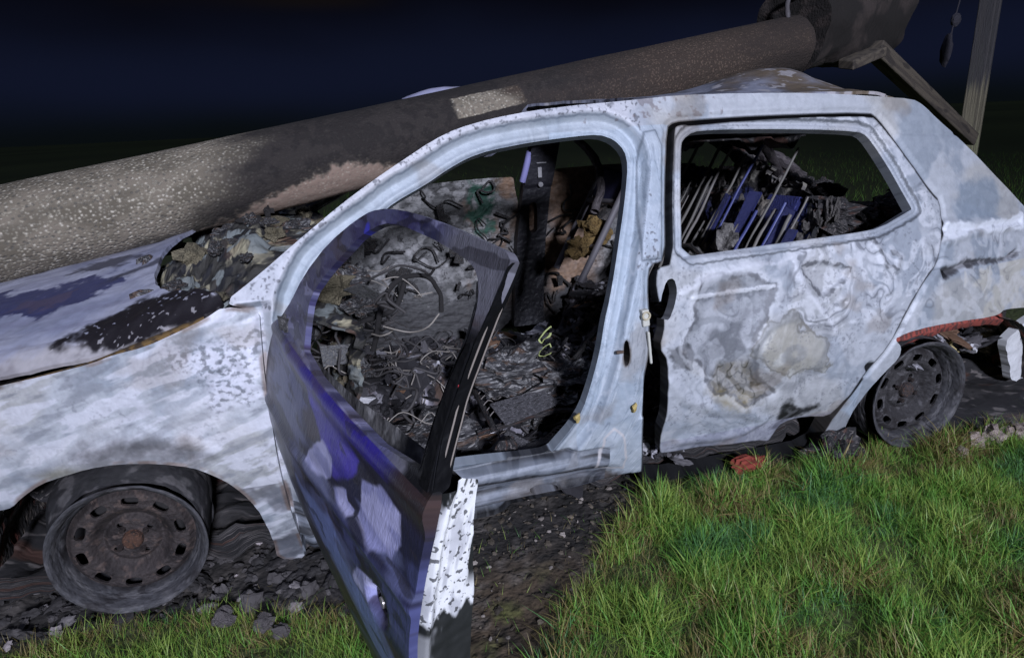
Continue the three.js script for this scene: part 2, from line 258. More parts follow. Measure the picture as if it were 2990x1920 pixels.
  if (inQuarter) {
    c = mix(c, [0.28, 0.345, 0.43], at(L.qBlue, 0.03, 1.5) * 0.8);
    c = mix(c, [0.74, 0.76, 0.82], at(L.qWhite, 0.006) * 0.9);
    c = mix(c, [0.12, 0.115, 0.13], at(L.qDark, 0.006, 0.8) * 0.9);
    if (x > 2.6 && y < 0.62) c = mix(c, [0.58, 0.55, 0.49], sstep(-0.1, 0.06, n2 + (x - 2.75)) * 0.85);
    swirl = y < 0.75 ? 0.4 : 0.08; spk = 0.06;
    if (x < 2.36 && y < 0.42) swirl = 0.1;
  }
  if (!inFender && !inDoor && !inQuarter) { // pillars, roof rail, sill
    const dO = sd(x, y, L.opening), rail = sstep(0.05, 0.062, dO) * sstep(1.55, 1.4, x) * (y > 0.74 ? 1 : 0);
    c = mix(c, [0.44, 0.5, 0.57], 0.75 * sstep(0.064, 0.05, dO)); c = mix(c, [0.12, 0.16, 0.22], sstep(0.007, 0.0, Math.abs(dO - 0.004)) * 0.75); c = mix(c, [0.17, 0.21, 0.28], sstep(0.004, 0.001, Math.abs(dO - 0.052 + n3 * 0.006)) * 0.6);
    if (rail) c = mix(c, [0.6, 0.59, 0.65], rail * 0.6);
    spk = rail > 0.5 ? 0.75 : 0.04; swirl = 0.12;
    if (x > 1.2 && y < 1.13) { c = mix(c, [0.44, 0.52, 0.62], 0.65); const st = fbm(dO * 30, (x * 0.6 + y) * 3, 71, 3); c = mix(c, [0.22, 0.27, 0.35], sstep(0.022, 0.0, Math.abs(st)) * 0.5); c = mix(c, [0.64, 0.68, 0.74], sstep(0.03, 0.0, Math.abs(st - 0.1)) * 0.5); c = mix(c, [0.2, 0.24, 0.3], sstep(0.004, 0.001, Math.abs(sd(x, y, L.bPanel))) * 0.6); }
    c = mix(c, mix([0.1, 0.065, 0.045], [0.02, 0.015, 0.014], sstep(-0.05, 0.1, n2)), at(L.sillRust, 0.02, 1.2) * 0.94); c = mix(c, [0.008, 0.008, 0.009], at(L.sillHole, 0.008, 0.2)); c = mix(c, [0.06, 0.04, 0.03], at(L.bSlot, 0.006, 0.2)); if (x > 1) c = mix(c, CHAR_SHADE, sstep(0.02, -0.02, y - 0.06 + n2 * 0.08) * 0.95);  // rust, then hole rim and sill underside blackened to look shaded
    if (y < 0.215 && x < 1.3) {
      const s = fbm(x * 3, y * 40, 61, 3); c = mix(c, [0.15, 0.165, 0.205], 0.75); c = mix(c, [0.04, 0.04, 0.05], sstep(0.0, 0.14, s) * 0.85); c = mix(c, [0.36, 0.39, 0.46], sstep(0.08, 0.18, -s) * 0.6);  // streaked sill, its under-facing slope darkened in the colour like shade
      c = mix(c, CHAR_SHADE, sstep(0.03, 0.0, y + n2 * 0.06) * 0.8);
    }
    if (x > 1.43 && y < 0.14 && x < 2.1) c = mix(c, CHAR_SHADE, 0.97);
    c = mix(c, [0.62, 0.58, 0.58], sstep(0.006, 0.002, Math.abs(sd(x, y, L.bTri) + warp * 0.3)) * 0.8);
  }
  const brk = sstep(-0.12, 0.1, fbm(x * 7, y * 7, 77, 3)); c = mix(c, [0.18, 0.19, 0.225], sstep(0.42, 0.05, band + n3 * 0.2) * swirl * brk); c = mix(c, [0.7, 0.71, 0.76], sstep(0.62, 1.0, band + n3 * 0.5) * swirl * 0.85);
  if (x > 1.4 && !inDoor) { const dR = sd(x, y, L.rearHole); c = mix(c, [0.03, 0.03, 0.035], sstep(0.006, 0.001, Math.abs(dR)) * 0.85); }  // the gap's shade painted on the frame side as well
  const h1 = fbm(x * 95, y * 95, 13, 2), h2 = fbm(x * 55 + 7, y * 55, 17, 2), clump = sstep(-0.12, 0.15, fbm(x * 12, y * 12, 19, 2) + (spk - 0.4) * 0.35);
  c = mix(c, [0.17, 0.175, 0.21], sstep(0.14, 0.26, h1) * clump * spk); c = mix(c, [0.2, 0.205, 0.24], sstep(0.16, 0.27, h2) * clump * spk);
  if (x > 1.3 && x < 1.75 && y > 1.15) c = mix(c, [0.2, 0.14, 0.14], sstep(0.02, 0.2, n3 + n2) * 0.5);
  c = mix(c, [0.3, 0.22, 0.15], sstep(0.16, 0.28, fbm(x * 4 + 30, y * 5, 87, 4)) * 0.3);
  const k = 0.67 * (1 + n3 * 0.2) * Math.pow((c[0] + c[1] + c[2]) / 1.2, 0.45); return [c[0] * k, c[1] * k, c[2] * k];
}
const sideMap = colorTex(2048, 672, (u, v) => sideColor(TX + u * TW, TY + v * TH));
const sideBump = grayTex(2048, 672, (u, v) => { const x = TX + u * TW, y = TY + v * TH; return 0.5 + fbm(x * 22, y * 22, 41, 3) * 0.5 + fbm(x * 110, y * 110, 43, 2) * 0.45; });
const sideUV = (x, y) => [(x - TX) / TW, (y - TY) / TH];
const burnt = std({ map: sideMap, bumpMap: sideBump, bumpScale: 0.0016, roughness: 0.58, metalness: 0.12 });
const soot = std({ color: rgb(0.018, 0.016, 0.016), roughness: 0.95 });

// mottled charred metal for things inside and under the car: uv in metres
const charMap = colorTex(1024, 1024, (u, v) => {
  const x = u * 2, y = v * 2, n = fbm(x * 5, y * 5, 3, 5), m = fbm(x * 13, y * 13, 7, 4), p = fbm(x * 40, y * 40, 9, 3);
  let c = [0.035, 0.033, 0.036];
  c = mix(c, [0.15, 0.145, 0.145], sstep(-0.05, 0.22, n) * 0.8); c = mix(c, [0.33, 0.32, 0.31], sstep(0.1, 0.22, m) * 0.7);
  c = mix(c, [0.1, 0.055, 0.032], sstep(0.08, 0.25, fbm(x * 4, y * 4, 15, 4)) * 0.7); c = mix(c, [0.012, 0.012, 0.014], sstep(0.1, 0.2, -m) * 0.8);
  const k = 1 + p * 0.9; return [c[0] * k, c[1] * k, c[2] * k];
}, true);
const charBump = grayTex(512, 512, (u, v) => 0.5 + fbm(u * 40, v * 40, 3, 4) * 0.9, true);
const charred = std({ map: charMap, bumpMap: charBump, bumpScale: 0.006, roughness: 0.8 });
const darkMap = colorTex(512, 512, (u, v) => {
  const n = fbm(u * 10, v * 10, 3, 5), m = fbm(u * 30, v * 30, 7, 3); let c = [0.016, 0.015, 0.016]; c = mix(c, [0.055, 0.05, 0.05], sstep(0, 0.25, n)); c = mix(c, [0.16, 0.14, 0.135], sstep(0.14, 0.22, m) * 0.7); c = mix(c, [0.075, 0.03, 0.018], sstep(0.12, 0.25, fbm(u * 8, v * 8, 19, 3)) * 0.6); return c;
}, true);
const dark = std({ map: darkMap, bumpMap: charBump, bumpScale: 0.006, roughness: 0.9 });

//@@GROUND
// ------------------------------------------------------------------ ground: one sheet to the horizon, burnt under and beside the car
const SAW = { };
const burntZone = (x, z) => { // >0 where the fire reached
  const n = fbm(x * 2.2, z * 2.2, 3, 4) * 0.35 + fbm(x * 9, z * 9, 5, 3) * 0.12;
  let d; const xb = z < 0.1 ? lerp(1.43, 1.27, clamp(z / 0.1, 0, 1)) : z < 0.35 ? lerp(1.27, 1.0, (z - 0.1) / 0.25) : lerp(1.0, 0.9, Math.min(1, (z - 0.35) / 0.2));
  if (x < 0.62) d = 0.03 + 0.3 * Math.max(0, x + 0.05) - z; else if (x < xb + 0.1 && x < 1.43) d = Math.min(xb - x, x - 0.55 + (z < 0.15 ? 0.2 : 0)); else if (x < 2.05) d = -0.13 - z; else d = 0.0 - z;
  const far = z + 1.75; d = Math.min(d, far);
  d = Math.min(d, (x + 1.2), (3.5 - x));
  return d + n * 0.3;
};
const groundY = (x, z) => 0.012 * fbm(x * 3, z * 3, 9, 3) * 2 + (z > -2 && z < 2 ? 0.02 * fbm(x * 14, z * 14, 2, 3) : 0) - 0.012 + (Math.abs(x) > 8 || z < -5 ? 0.15 * fbm(x * 0.12, z * 0.12, 4, 2) * sstep(4, 14, Math.hypot(x, z)) : 0);
{
  const axis = (lo, hi, step, end) => { const a = []; for (let v = lo; v <= hi + 1e-6; v += step) a.push(v); let s = step, v = hi; while (v < end) { s *= 1.22; v += s; a.push(v); } s = step; v = lo; while (v > -end) { s *= 1.22; v -= s; a.unshift(v); } return a; };
  const X = axis(-0.8, 3.4, 0.018, 320), Z = axis(-0.35, 1.1, 0.018, 320), p = [], c = [], uv = [], idx = [];
  for (const z of Z) for (const x of X) {
    p.push(x, groundY(x, z), z); uv.push(x, z);
    const b = sstep(-0.04, 0.06, burntZone(x, z)), n = fbm(x * 7, z * 7, 11, 4), m = fbm(x * 26, z * 26, 13, 3);
    let col = mix([0.04, 0.055, 0.016], [0.07, 0.085, 0.025], 0.5 + n), ash = [0.026, 0.022, 0.02];
    ash = mix(ash, [0.085, 0.058, 0.034], sstep(0.0, 0.25, z) * sstep(0.3, 0.8, x) * 0.8);
    ash = mix(ash, [0.12, 0.105, 0.095], sstep(0.08, 0.26, n + m * 0.5) * 0.55); ash = mix(ash, [0.013, 0.012, 0.012], sstep(0.02, 0.2, -n) * 0.7);
    ash = mix(ash, [0.1, 0.1, 0.03], sstep(0.06, 0.2, fbm(x * 9, z * 9, 21, 3)) * sstep(0.12, 0.3, z) * 0.8);
    col = mix(col, ash, b); const k = 1 + m * 0.8; c.push(col[0] * k, col[1] * k, col[2] * k);
  }
  const w = X.length;
  for (let j = 0; j + 1 < Z.length; j++) for (let i = 0; i + 1 < w; i++) { const a = j * w + i; idx.push(a, a + w, a + 1, a + 1, a + w, a + w + 1); }
  const g = new THREE.BufferGeometry(); g.setAttribute('position', new THREE.Float32BufferAttribute(p, 3)); g.setAttribute('color', new THREE.Float32BufferAttribute(c, 3)); g.setAttribute('uv', new THREE.Float32BufferAttribute(uv, 2)); g.setIndex(idx); g.computeVertexNormals();
  const m = shadow(new THREE.Mesh(g, std({ vertexColors: true, bumpMap: charBump, bumpScale: 0.01, roughness: 0.95 }))); m.name = 'ground'; m.userData.kind = 'structure'; scene.add(m);
}
//@@GRASS
function blade(w, h, bend) {
  const g = new THREE.BufferGeometry(), p = [], idx = [], n = 4;
  for (let i = 0; i <= n; i++) { const t = i / n, ww = w * (1 - t ** 1.6) * 0.5 + 0.0002, y = h * (t - 0.25 * bend * t * t), z = h * bend * t * t * 0.75; p.push(-ww, y, z, ww, y, z); if (i) { const a = i * 2; idx.push(a - 2, a - 1, a, a, a - 1, a + 1); } }
  g.setAttribute('position', new THREE.Float32BufferAttribute(p, 3)); g.setIndex(idx); g.computeVertexNormals(); return g;
}
const bladeMat = new THREE.MeshPhysicalMaterial({ side: THREE.DoubleSide, roughness: 0.5, transmission: 0.25, thickness: 0, specularIntensity: 0.6 });
function grass(name, count, seed, spot, size, label) {
  const R = rng(seed), kinds = [0.35, 0.8, 1.25].map(b => []), M = new THREE.Matrix4(), q = new THREE.Quaternion(), e = new THREE.Euler(), col = new THREE.Color();
  const total = []; let tries = 0;
  while (total.length < count && tries++ < count * 12) {
    const s = spot(R); if (!s) continue;
    const [x, z, hk, tone] = s;
    e.set((R() - 0.5) * 0.7, R() * Math.PI * 2, (R() - 0.5) * 0.7); q.setFromEuler(e);
    const k = size * hk * (0.55 + R() * 0.8);
    M.compose(new THREE.Vector3(x, groundY(x, z) - 0.004, z), q, new THREE.Vector3(k * (0.7 + R() * 0.7), k, k));
    total.push([M.clone(), tone, R()]);
  }
  const geos = [0.35, 0.85, 1.3].map(b => blade(0.031, 1, b));
  geos.forEach((g, gi) => {
    const mine = total.filter((_, i) => i % 3 === gi), im = shadow(new THREE.InstancedMesh(g, bladeMat, mine.length));
    mine.forEach(([m, tone, r], i) => {
      im.setMatrixAt(i, m);
      let c = tone < 0.33 ? mix([0.1, 0.26, 0.035], [0.19, 0.38, 0.065], r) : tone < 0.66 ? mix([0.2, 0.29, 0.045], [0.31, 0.41, 0.09], r) : tone < 0.85 ? mix([0.2, 0.16, 0.05], [0.3, 0.24, 0.1], r) : mix([0.06, 0.17, 0.05], [0.12, 0.27, 0.09], r);
      col.setRGB(c[0], c[1], c[2]); im.setColorAt(i, col);
    });
    im.name = numbered(name); scene.add(im); tag(im, label[gi], 'grass', null, 'stuff');
  });
}
const tone = (x, z, r) => { const n = fbm(x * 3.2, z * 3.2, 15, 3), m = fbm(x * 5, z * 5, 25, 3); if (m > 0.12 && r < 0.6) return 0.75; if (n > 0.02) return r < 0.7 ? 0.5 : 0.2; if (n < -0.14) return r < 0.6 ? 0.9 : 0.2; return r < 0.68 ? 0.2 : r < 0.94 ? 0.5 : 0.75; };
grass('grass', 125000, 11, R => {
  const x = -0.7 + R() * 4.1, z = -0.05 + R() * 1.05, b = burntZone(x, z); if (b > 0.02 && !(b < 0.07 && R() < 0.2) && R() > 0.025) return null;
  if (Math.hypot(x - 0.58, z - 1.56) < 0.3) return null;
  const cl = 0.75 + fbm(x * 6, z * 6, 35, 3) * 1.3; if (R() > cl + 0.25) return null;
  return [x, z, Math.max(0.45, cl) * (b > 0.02 ? 0.5 : 1) * (x < 0.8 ? 0.8 : x > 1.4 && z < 0.12 ? 1.25 : 1), b > -0.07 && R() < 0.45 ? 0.75 : tone(x, z, R())];
}, 0.076, ['green grass blades standing beside the burnt car', 'bent green and yellow grass blades in front of the car', 'drooping grass blades in the foreground lawn']);
grass('far_grass', 24000, 12, R => { const x = 0.2 + R() * 15, z = -2.2 - R() * R() * 14; return [x, z, 1 + fbm(x, z, 5, 3), R() < 0.8 ? 0.2 : 0.5]; }, 0.1, ['dark field grass behind the burnt car', 'bent field grass in the dark behind the car', 'drooping field grass beyond the wooden post']);

//@@CAR
// ------------------------------------------------------------------ the burnt-out car
const car = thing('burnt_car', 'burnt-out ash-white hatchback with its front door open, crushed under a concrete pole', 'car', [1.2, 0, -0.8]);
const onSide = off => (x, y, v) => v.set(x, y, zs(x, y) + off);
const dent = (x, y) => 0.006 * fbm(x * 4, y * 4, 81, 3);
part('front_fender', panel({
  outer: L.fender, cell: 0.006, depth: 0.045, pos: onSide(0), uv: sideUV,
  bump: (x, y, d) => dent(x, y) + 0.006 * sstep(0.03, 0, dl(x, y, L.fRidge)) - 0.005 * sstep(0.025, 0, dl(x, y, L.fCrease)) + (Math.hypot(x, y - 0.2) < 0.3 && y > 0.2 ? 0.012 * sstep(0.09, 0.02, Math.hypot(x, y - 0.2) - 0.215) : 0) - (y > 0.55 ? 0.05 * sstep(0.05, 0, sd(x, y, L.fender) + 0.05) * sstep(0.03, 0, d) * 0.4 : 0) - (x > 0.18 && y < 0.3 ? 0.012 * Math.max(0, fbm(x * 14, y * 10, 83, 2)) * 2 : 0),
}), burnt, car);
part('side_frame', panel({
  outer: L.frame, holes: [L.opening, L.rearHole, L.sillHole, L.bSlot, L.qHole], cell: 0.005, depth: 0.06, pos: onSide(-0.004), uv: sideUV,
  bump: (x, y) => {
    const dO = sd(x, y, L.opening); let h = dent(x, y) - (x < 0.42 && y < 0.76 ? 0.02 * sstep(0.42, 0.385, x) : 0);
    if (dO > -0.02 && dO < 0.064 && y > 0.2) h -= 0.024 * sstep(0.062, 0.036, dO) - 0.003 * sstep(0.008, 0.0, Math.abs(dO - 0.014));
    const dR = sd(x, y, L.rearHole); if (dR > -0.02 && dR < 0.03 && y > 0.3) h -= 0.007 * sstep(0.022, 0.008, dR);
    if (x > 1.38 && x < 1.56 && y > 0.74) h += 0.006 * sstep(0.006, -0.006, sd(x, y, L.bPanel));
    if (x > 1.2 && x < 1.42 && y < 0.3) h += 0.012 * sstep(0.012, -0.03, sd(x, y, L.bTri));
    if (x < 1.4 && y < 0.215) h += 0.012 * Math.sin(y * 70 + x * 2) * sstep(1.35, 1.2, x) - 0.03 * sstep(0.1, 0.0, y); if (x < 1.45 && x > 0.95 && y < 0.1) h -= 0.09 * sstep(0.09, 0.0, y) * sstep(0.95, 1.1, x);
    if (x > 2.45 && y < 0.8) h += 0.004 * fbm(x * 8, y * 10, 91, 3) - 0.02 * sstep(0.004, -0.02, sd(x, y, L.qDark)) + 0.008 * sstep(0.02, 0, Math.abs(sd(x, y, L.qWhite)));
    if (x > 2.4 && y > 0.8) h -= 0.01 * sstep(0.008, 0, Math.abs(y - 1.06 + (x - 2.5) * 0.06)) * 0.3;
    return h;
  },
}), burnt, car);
part('rear_door', panel({
  outer: L.rearDoor, shrink: 0.0045, holes: [L.rearWin, L.rearGap], cell: 0.0055, depth: 0.045, pos: onSide(0.002), uv: sideUV,
  bump: (x, y, d) => {
    const line = (P, w) => sstep(w, 0, dl(x, y, P)); let h = dent(x, y);
    if (y < 0.76) {
      h -= 0.016 * sstep(0.02, -0.05, sd(x, y, L.oval)); h -= 0.012 * sstep(0.006, -0.014, sd(x, y, L.tri)); h += 0.014 * sstep(0.02, -0.06, sd(x, y, L.cream));
      h += 0.007 * line(L.diag, 0.022) + 0.004 * line(L.up, 0.018) + 0.004 * line(L.hor, 0.01) + 0.007 * line(L.swirl, 0.022) + 0.005 * line(L.bulge, 0.02) + 0.008 * line(L.low, 0.03);
      h += 0.006 * fbm(x * 8 + fbm(x * 5, y * 5, 3, 2) * 2, y * 8, 95, 3); h += 0.012 * sstep(0.03, 0, Math.hypot(x - 2.251, y - 0.579)) - 0.014 * sstep(0.014, 0, Math.hypot(x - 2.251, y - 0.575)); h -= 0.018 * sstep(0.022, 0.006, Math.hypot(x - 2.212, y - 0.345));
      h += 0.01 * sstep(0.03, 0, Math.hypot(x - 2.09, y - 0.582)) - 0.012 * sstep(0.014, 0, Math.hypot(x - 2.09, y - 0.578));
      h -= 0.03 * sstep(0.3, 0.08, y) * (0.5 + fbm(x * 4, y * 3, 99, 2));
    } else { const dw = sd(x, y, L.rearWin); h -= 0.012 * sstep(0.03, 0.018, dw) - 0.006 * sstep(0.008, 0, Math.abs(dw - 0.006)); }
    return h;
  },
}), burnt, car);
// hood
const hoodEdge = x => 0.668 + (x < 0 ? 0.17 * x : 0.3 * x) - 0.006;
const hoodY = (x, z) => { const s = clamp((-z - 0.07) / 0.75, 0, 2); return hoodEdge(x) + 0.03 * sstep(0, 0.12, s) + 0.125 * Math.sin(Math.min(s, 1) * 1.57) - (s > 1.25 ? (s - 1.25) * 0.1 : 0) + 0.012 * fbm(x * 4, z * 4, 7, 3); };
const hoodPts = smooth([[-0.8, 0.2], [-0.4, 0.125], [-0.19, 0.1], [0.0, 0.088], [0.12, 0.083], [0.22, 0.082], [0.3, 0.082], [0.29, 0.13], [0.22, 0.18], [0.14, 0.24], [0.09, 0.36], [0.075, 0.55], [0.09, 0.75], [0.14, 1.1], [0.2, 1.45], [-0.8, 1.4]]);
const sootHood = smooth([[0.31, 0.07], [0.3, 0.19], [0.22, 0.22], [0.12, 0.24], [0.03, 0.22], [-0.06, 0.2], [-0.1, 0.15], [-0.04, 0.12], [0.06, 0.09], [0.2, 0.07]]), blueHood = [[-0.42, 0.42], [-0.2, 0.33], [-0.07, 0.36], [-0.0, 0.46], [-0.06, 0.52], [-0.2, 0.53], [-0.42, 0.62]];
const hoodMap = colorTex(1024, 1024, (u, v) => {
  const x = -0.85 + u * 1.3, b = v * 1.5, n = fbm(x * 4, b * 4, 3, 4), m = fbm(x * 14, b * 14, 5, 4), p = fbm(x * 50, b * 50, 7, 3), st = fbm(x * 4 + b, b * 22 + x * 3, 9, 3), w = m * 0.09 + p * 0.02;
  let c = mix([0.6, 0.61, 0.75], [0.42, 0.44, 0.6], sstep(-0.1, 0.2, n)); c = mix(c, [0.36, 0.36, 0.5], sstep(0.06, 0.2, st) * 0.5);
  c = mix(c, [0.62, 0.57, 0.56], sstep(0.17, 0.12, b + w * 0.5) * 0.8); c = mix(c, [0.36, 0.33, 0.35], sstep(0.15, 0.11, b + m * 0.15) * sstep(0.0, 0.1, n) * 0.7);
  c = mix(c, [0.035, 0.04, 0.15], sstep(0.01, -0.02, sd(x, b, blueHood) + w * 1.4) * 0.92); c = mix(c, [0.13, 0.1, 0.16], sstep(0.01, -0.02, sd(x, b, blueHood) + w + 0.05) * sstep(0.0, 0.1, n + m) * 0.7);
  c = mix(c, [0.05, 0.052, 0.085], sstep(0.02, 0, Math.abs(b - 0.5 - 0.25 * (x - 0.02)) + w * 0.4 - 0.012) * sstep(-0.08, -0.02, x) * 0.85);
  c = mix(c, [0.05, 0.05, 0.085], sstep(0.02, -0.02, Math.hypot((x + 0.1) * 0.7, b - 0.66) - 0.07 + w) * 0.85);
  c = mix(c, [0.018, 0.014, 0.018], sstep(0.02, -0.015, sd(x, b, sootHood) + w * 0.8) * (1 - sstep(0.2, 0.25, p) * 0.6));
  const k = 0.72 * (1 + p * 0.25); return [c[0] * k, c[1] * k, c[2] * k];
});
part('hood', panel({ outer: hoodPts, cell: 0.012, depth: 0.012, pos: (x, b, v) => v.set(x, hoodY(x, -b), -b), bump: (x, b) => 0.004 * fbm(x * 14, b * 14, 3, 3) + 0.01 * sstep(0.012, -0.02, sd(x, b, sootHood)) * fbm(x * 25, b * 25, 5, 3), uv: (x, b) => [(x + 0.85) / 1.3, b / 1.5], ragged: 0.006 }), std({ map: hoodMap, roughness: 0.6, bumpMap: charBump, bumpScale: 0.0015 }), car);
{ // rusty channel between hood and fender
  const p = [], R = []; for (let x = -0.78; x < 0.3; x += 0.04) p.push([x, hoodEdge(x) - 0.022, zs(x, hoodEdge(x)) - 0.03]);
  part('hood_gutter', tube(p, 0.024, 60, 8), std({ map: colorTex(256, 64, (u, v) => { const n = fbm(u * 60, v * 6, 3, 4); return mix([0.17, 0.1, 0.035], [0.05, 0.032, 0.02], sstep(-0.1, 0.15, n)); }), roughness: 0.95 }), car);
}
part('engine_bay', panel({ outer: [[-0.76, 0.14], [0.36, 0.12], [0.4, 1.45], [-0.76, 1.4]], cell: 0.02, depth: 0.02, pos: (x, b, v) => v.set(x, 0.55 + 0.1 * sstep(-0.1, 0.3, x) + 0.06 * fbm(x * 9, b * 9, 3, 3) + 0.03 * fbm(x * 25, b * 25, 5, 2), -b), uv: (x, b) => [x * 1.3 + 1, b] }), dark, car);
// crushed roof skin: rides on the rails, sunk along the line of the pole, thrown up on both sides of it
const poleA = new THREE.Vector3(-0.44, 0.882, -0.85), poleB = new THREE.Vector3(3.12, 1.49, -1.67);
const poleAt = x => { const t = (x - poleA.x) / (poleB.x - poleA.x); return [lerp(poleA.y, poleB.y, t), lerp(poleA.z, poleB.z, t)]; };
const roofY = (x, z) => {
  const rail = x < 2.3 ? 1.2 : 1.2 - (x - 2.3) * 0.16, [py, pz] = poleAt(x), d = Math.abs(z - pz);
  let y = rail + 0.02 * Math.sin(clamp((-z - 0.22) / 1.3, 0, 1) * Math.PI);
  y += 0.085 * Math.exp(-(((x - 2.22) / 0.26) ** 2) - (((z + 0.68) / 0.2) ** 2)) + 0.03 * Math.exp(-(((x - 2.6) / 0.3) ** 2) - (((z + 0.7) / 0.2) ** 2));
  y += 0.13 * Math.exp(-(((x - 1.2) / 0.34) ** 2) - (((z + 1.62) / 0.12) ** 2));
  const s = py - 0.145 + Math.max(0, d - 0.06) * 0.9; if (s < y) y = lerp(y, s, sstep(0, 0.02, y - s));
  return y + 0.012 * fbm(x * 5, z * 5, 3, 3) + 0.006 * Math.abs(fbm(x * 9, z * 14, 8, 2));
};
const roofMap = colorTex(512, 512, (u, v) => { const n = fbm(u * 8, v * 8, 3, 5), m = fbm(u * 30, v * 30, 5, 4); let c = mix([0.22, 0.23, 0.29], [0.1, 0.105, 0.14], sstep(-0.1, 0.15, n + m * 0.4)); c = mix(c, [0.13, 0.095, 0.06], sstep(0.62, 0.8, u + n * 0.4) * 0.9); c = mix(c, [0.34, 0.34, 0.48], sstep(0.7, 0.85, v + m * 0.1)); c = mix(c, [0.42, 0.4, 0.42], sstep(0.14, 0.2, m) * 0.7); return c; });
part('roof', panel({ outer: smooth([[1.62, 0.27], [1.8, 0.25], [2.1, 0.25], [2.46, 0.262], [2.52, 0.45], [2.55, 0.8], [2.52, 1.3], [2.4, 1.62], [1.6, 1.68], [0.95, 1.68], [1.0, 1.42], [1.3, 1.2], [1.5, 0.8]]), cell: 0.02, depth: 0.01, pos: (x, b, v) => v.set(x, roofY(x, -b), -b), uv: (x, b) => [(x - 0.8) / 1.9, b / 1.8], ragged: 0.015 }), std({ map: roofMap, roughness: 0.7, bumpMap: charBump, bumpScale: 0.004 }), car);

//@@WHEELS
function sheetMat(base, spots, seed, rough = 0.8) {
  return std({ roughness: rough, metalness: 0.2, bumpMap: charBump, bumpScale: 0.004, map: colorTex(512, 512, (u, v) => { let c = base; const x = u * 8 + seed, y = v * 8; const n = fbm(x, y, seed, 5); c = mix(c, spots[0], sstep(0.0, 0.25, n)); c = mix(c, spots[1], sstep(0.06, 0.22, fbm(x * 2.3, y * 2.3, 9, 4)) * 0.8); const k = 1 + 0.7 * fbm(x * 9, y * 9, 3, 3); return [c[0] * k, c[1] * k, c[2] * k]; }) });
}
const rimMat = sheetMat([0.034, 0.031, 0.033], [[0.018, 0.015, 0.016], [0.085, 0.08, 0.085]], 3), rimRust = sheetMat([0.05, 0.04, 0.04], [[0.03, 0.022, 0.02], [0.12, 0.065, 0.045]], 7), lipMat = sheetMat([0.06, 0.058, 0.064], [[0.025, 0.022, 0.024], [0.1, 0.095, 0.1]], 5, 0.7), tyreMat = sheetMat([0.016, 0.015, 0.017], [[0.035, 0.032, 0.034], [0.08, 0.074, 0.076]], 9);
function lathe(prof, seg = 72) { const g = new THREE.LatheGeometry(prof.map(([r, z]) => new THREE.Vector2(r, z)), seg); g.rotateX(Math.PI / 2); const t = g.attributes.uv; for (let i = 0; i < t.count; i++) t.setXY(i, t.getX(i), t.getY(i) * 0.25); return g; } // axis along +z
const hubRust = sheetMat([0.09, 0.045, 0.03], [[0.045, 0.03, 0.025], [0.16, 0.075, 0.045]], 13);
const discRust = sheetMat([0.04, 0.031, 0.03], [[0.02, 0.015, 0.015], [0.085, 0.06, 0.052]], 15);
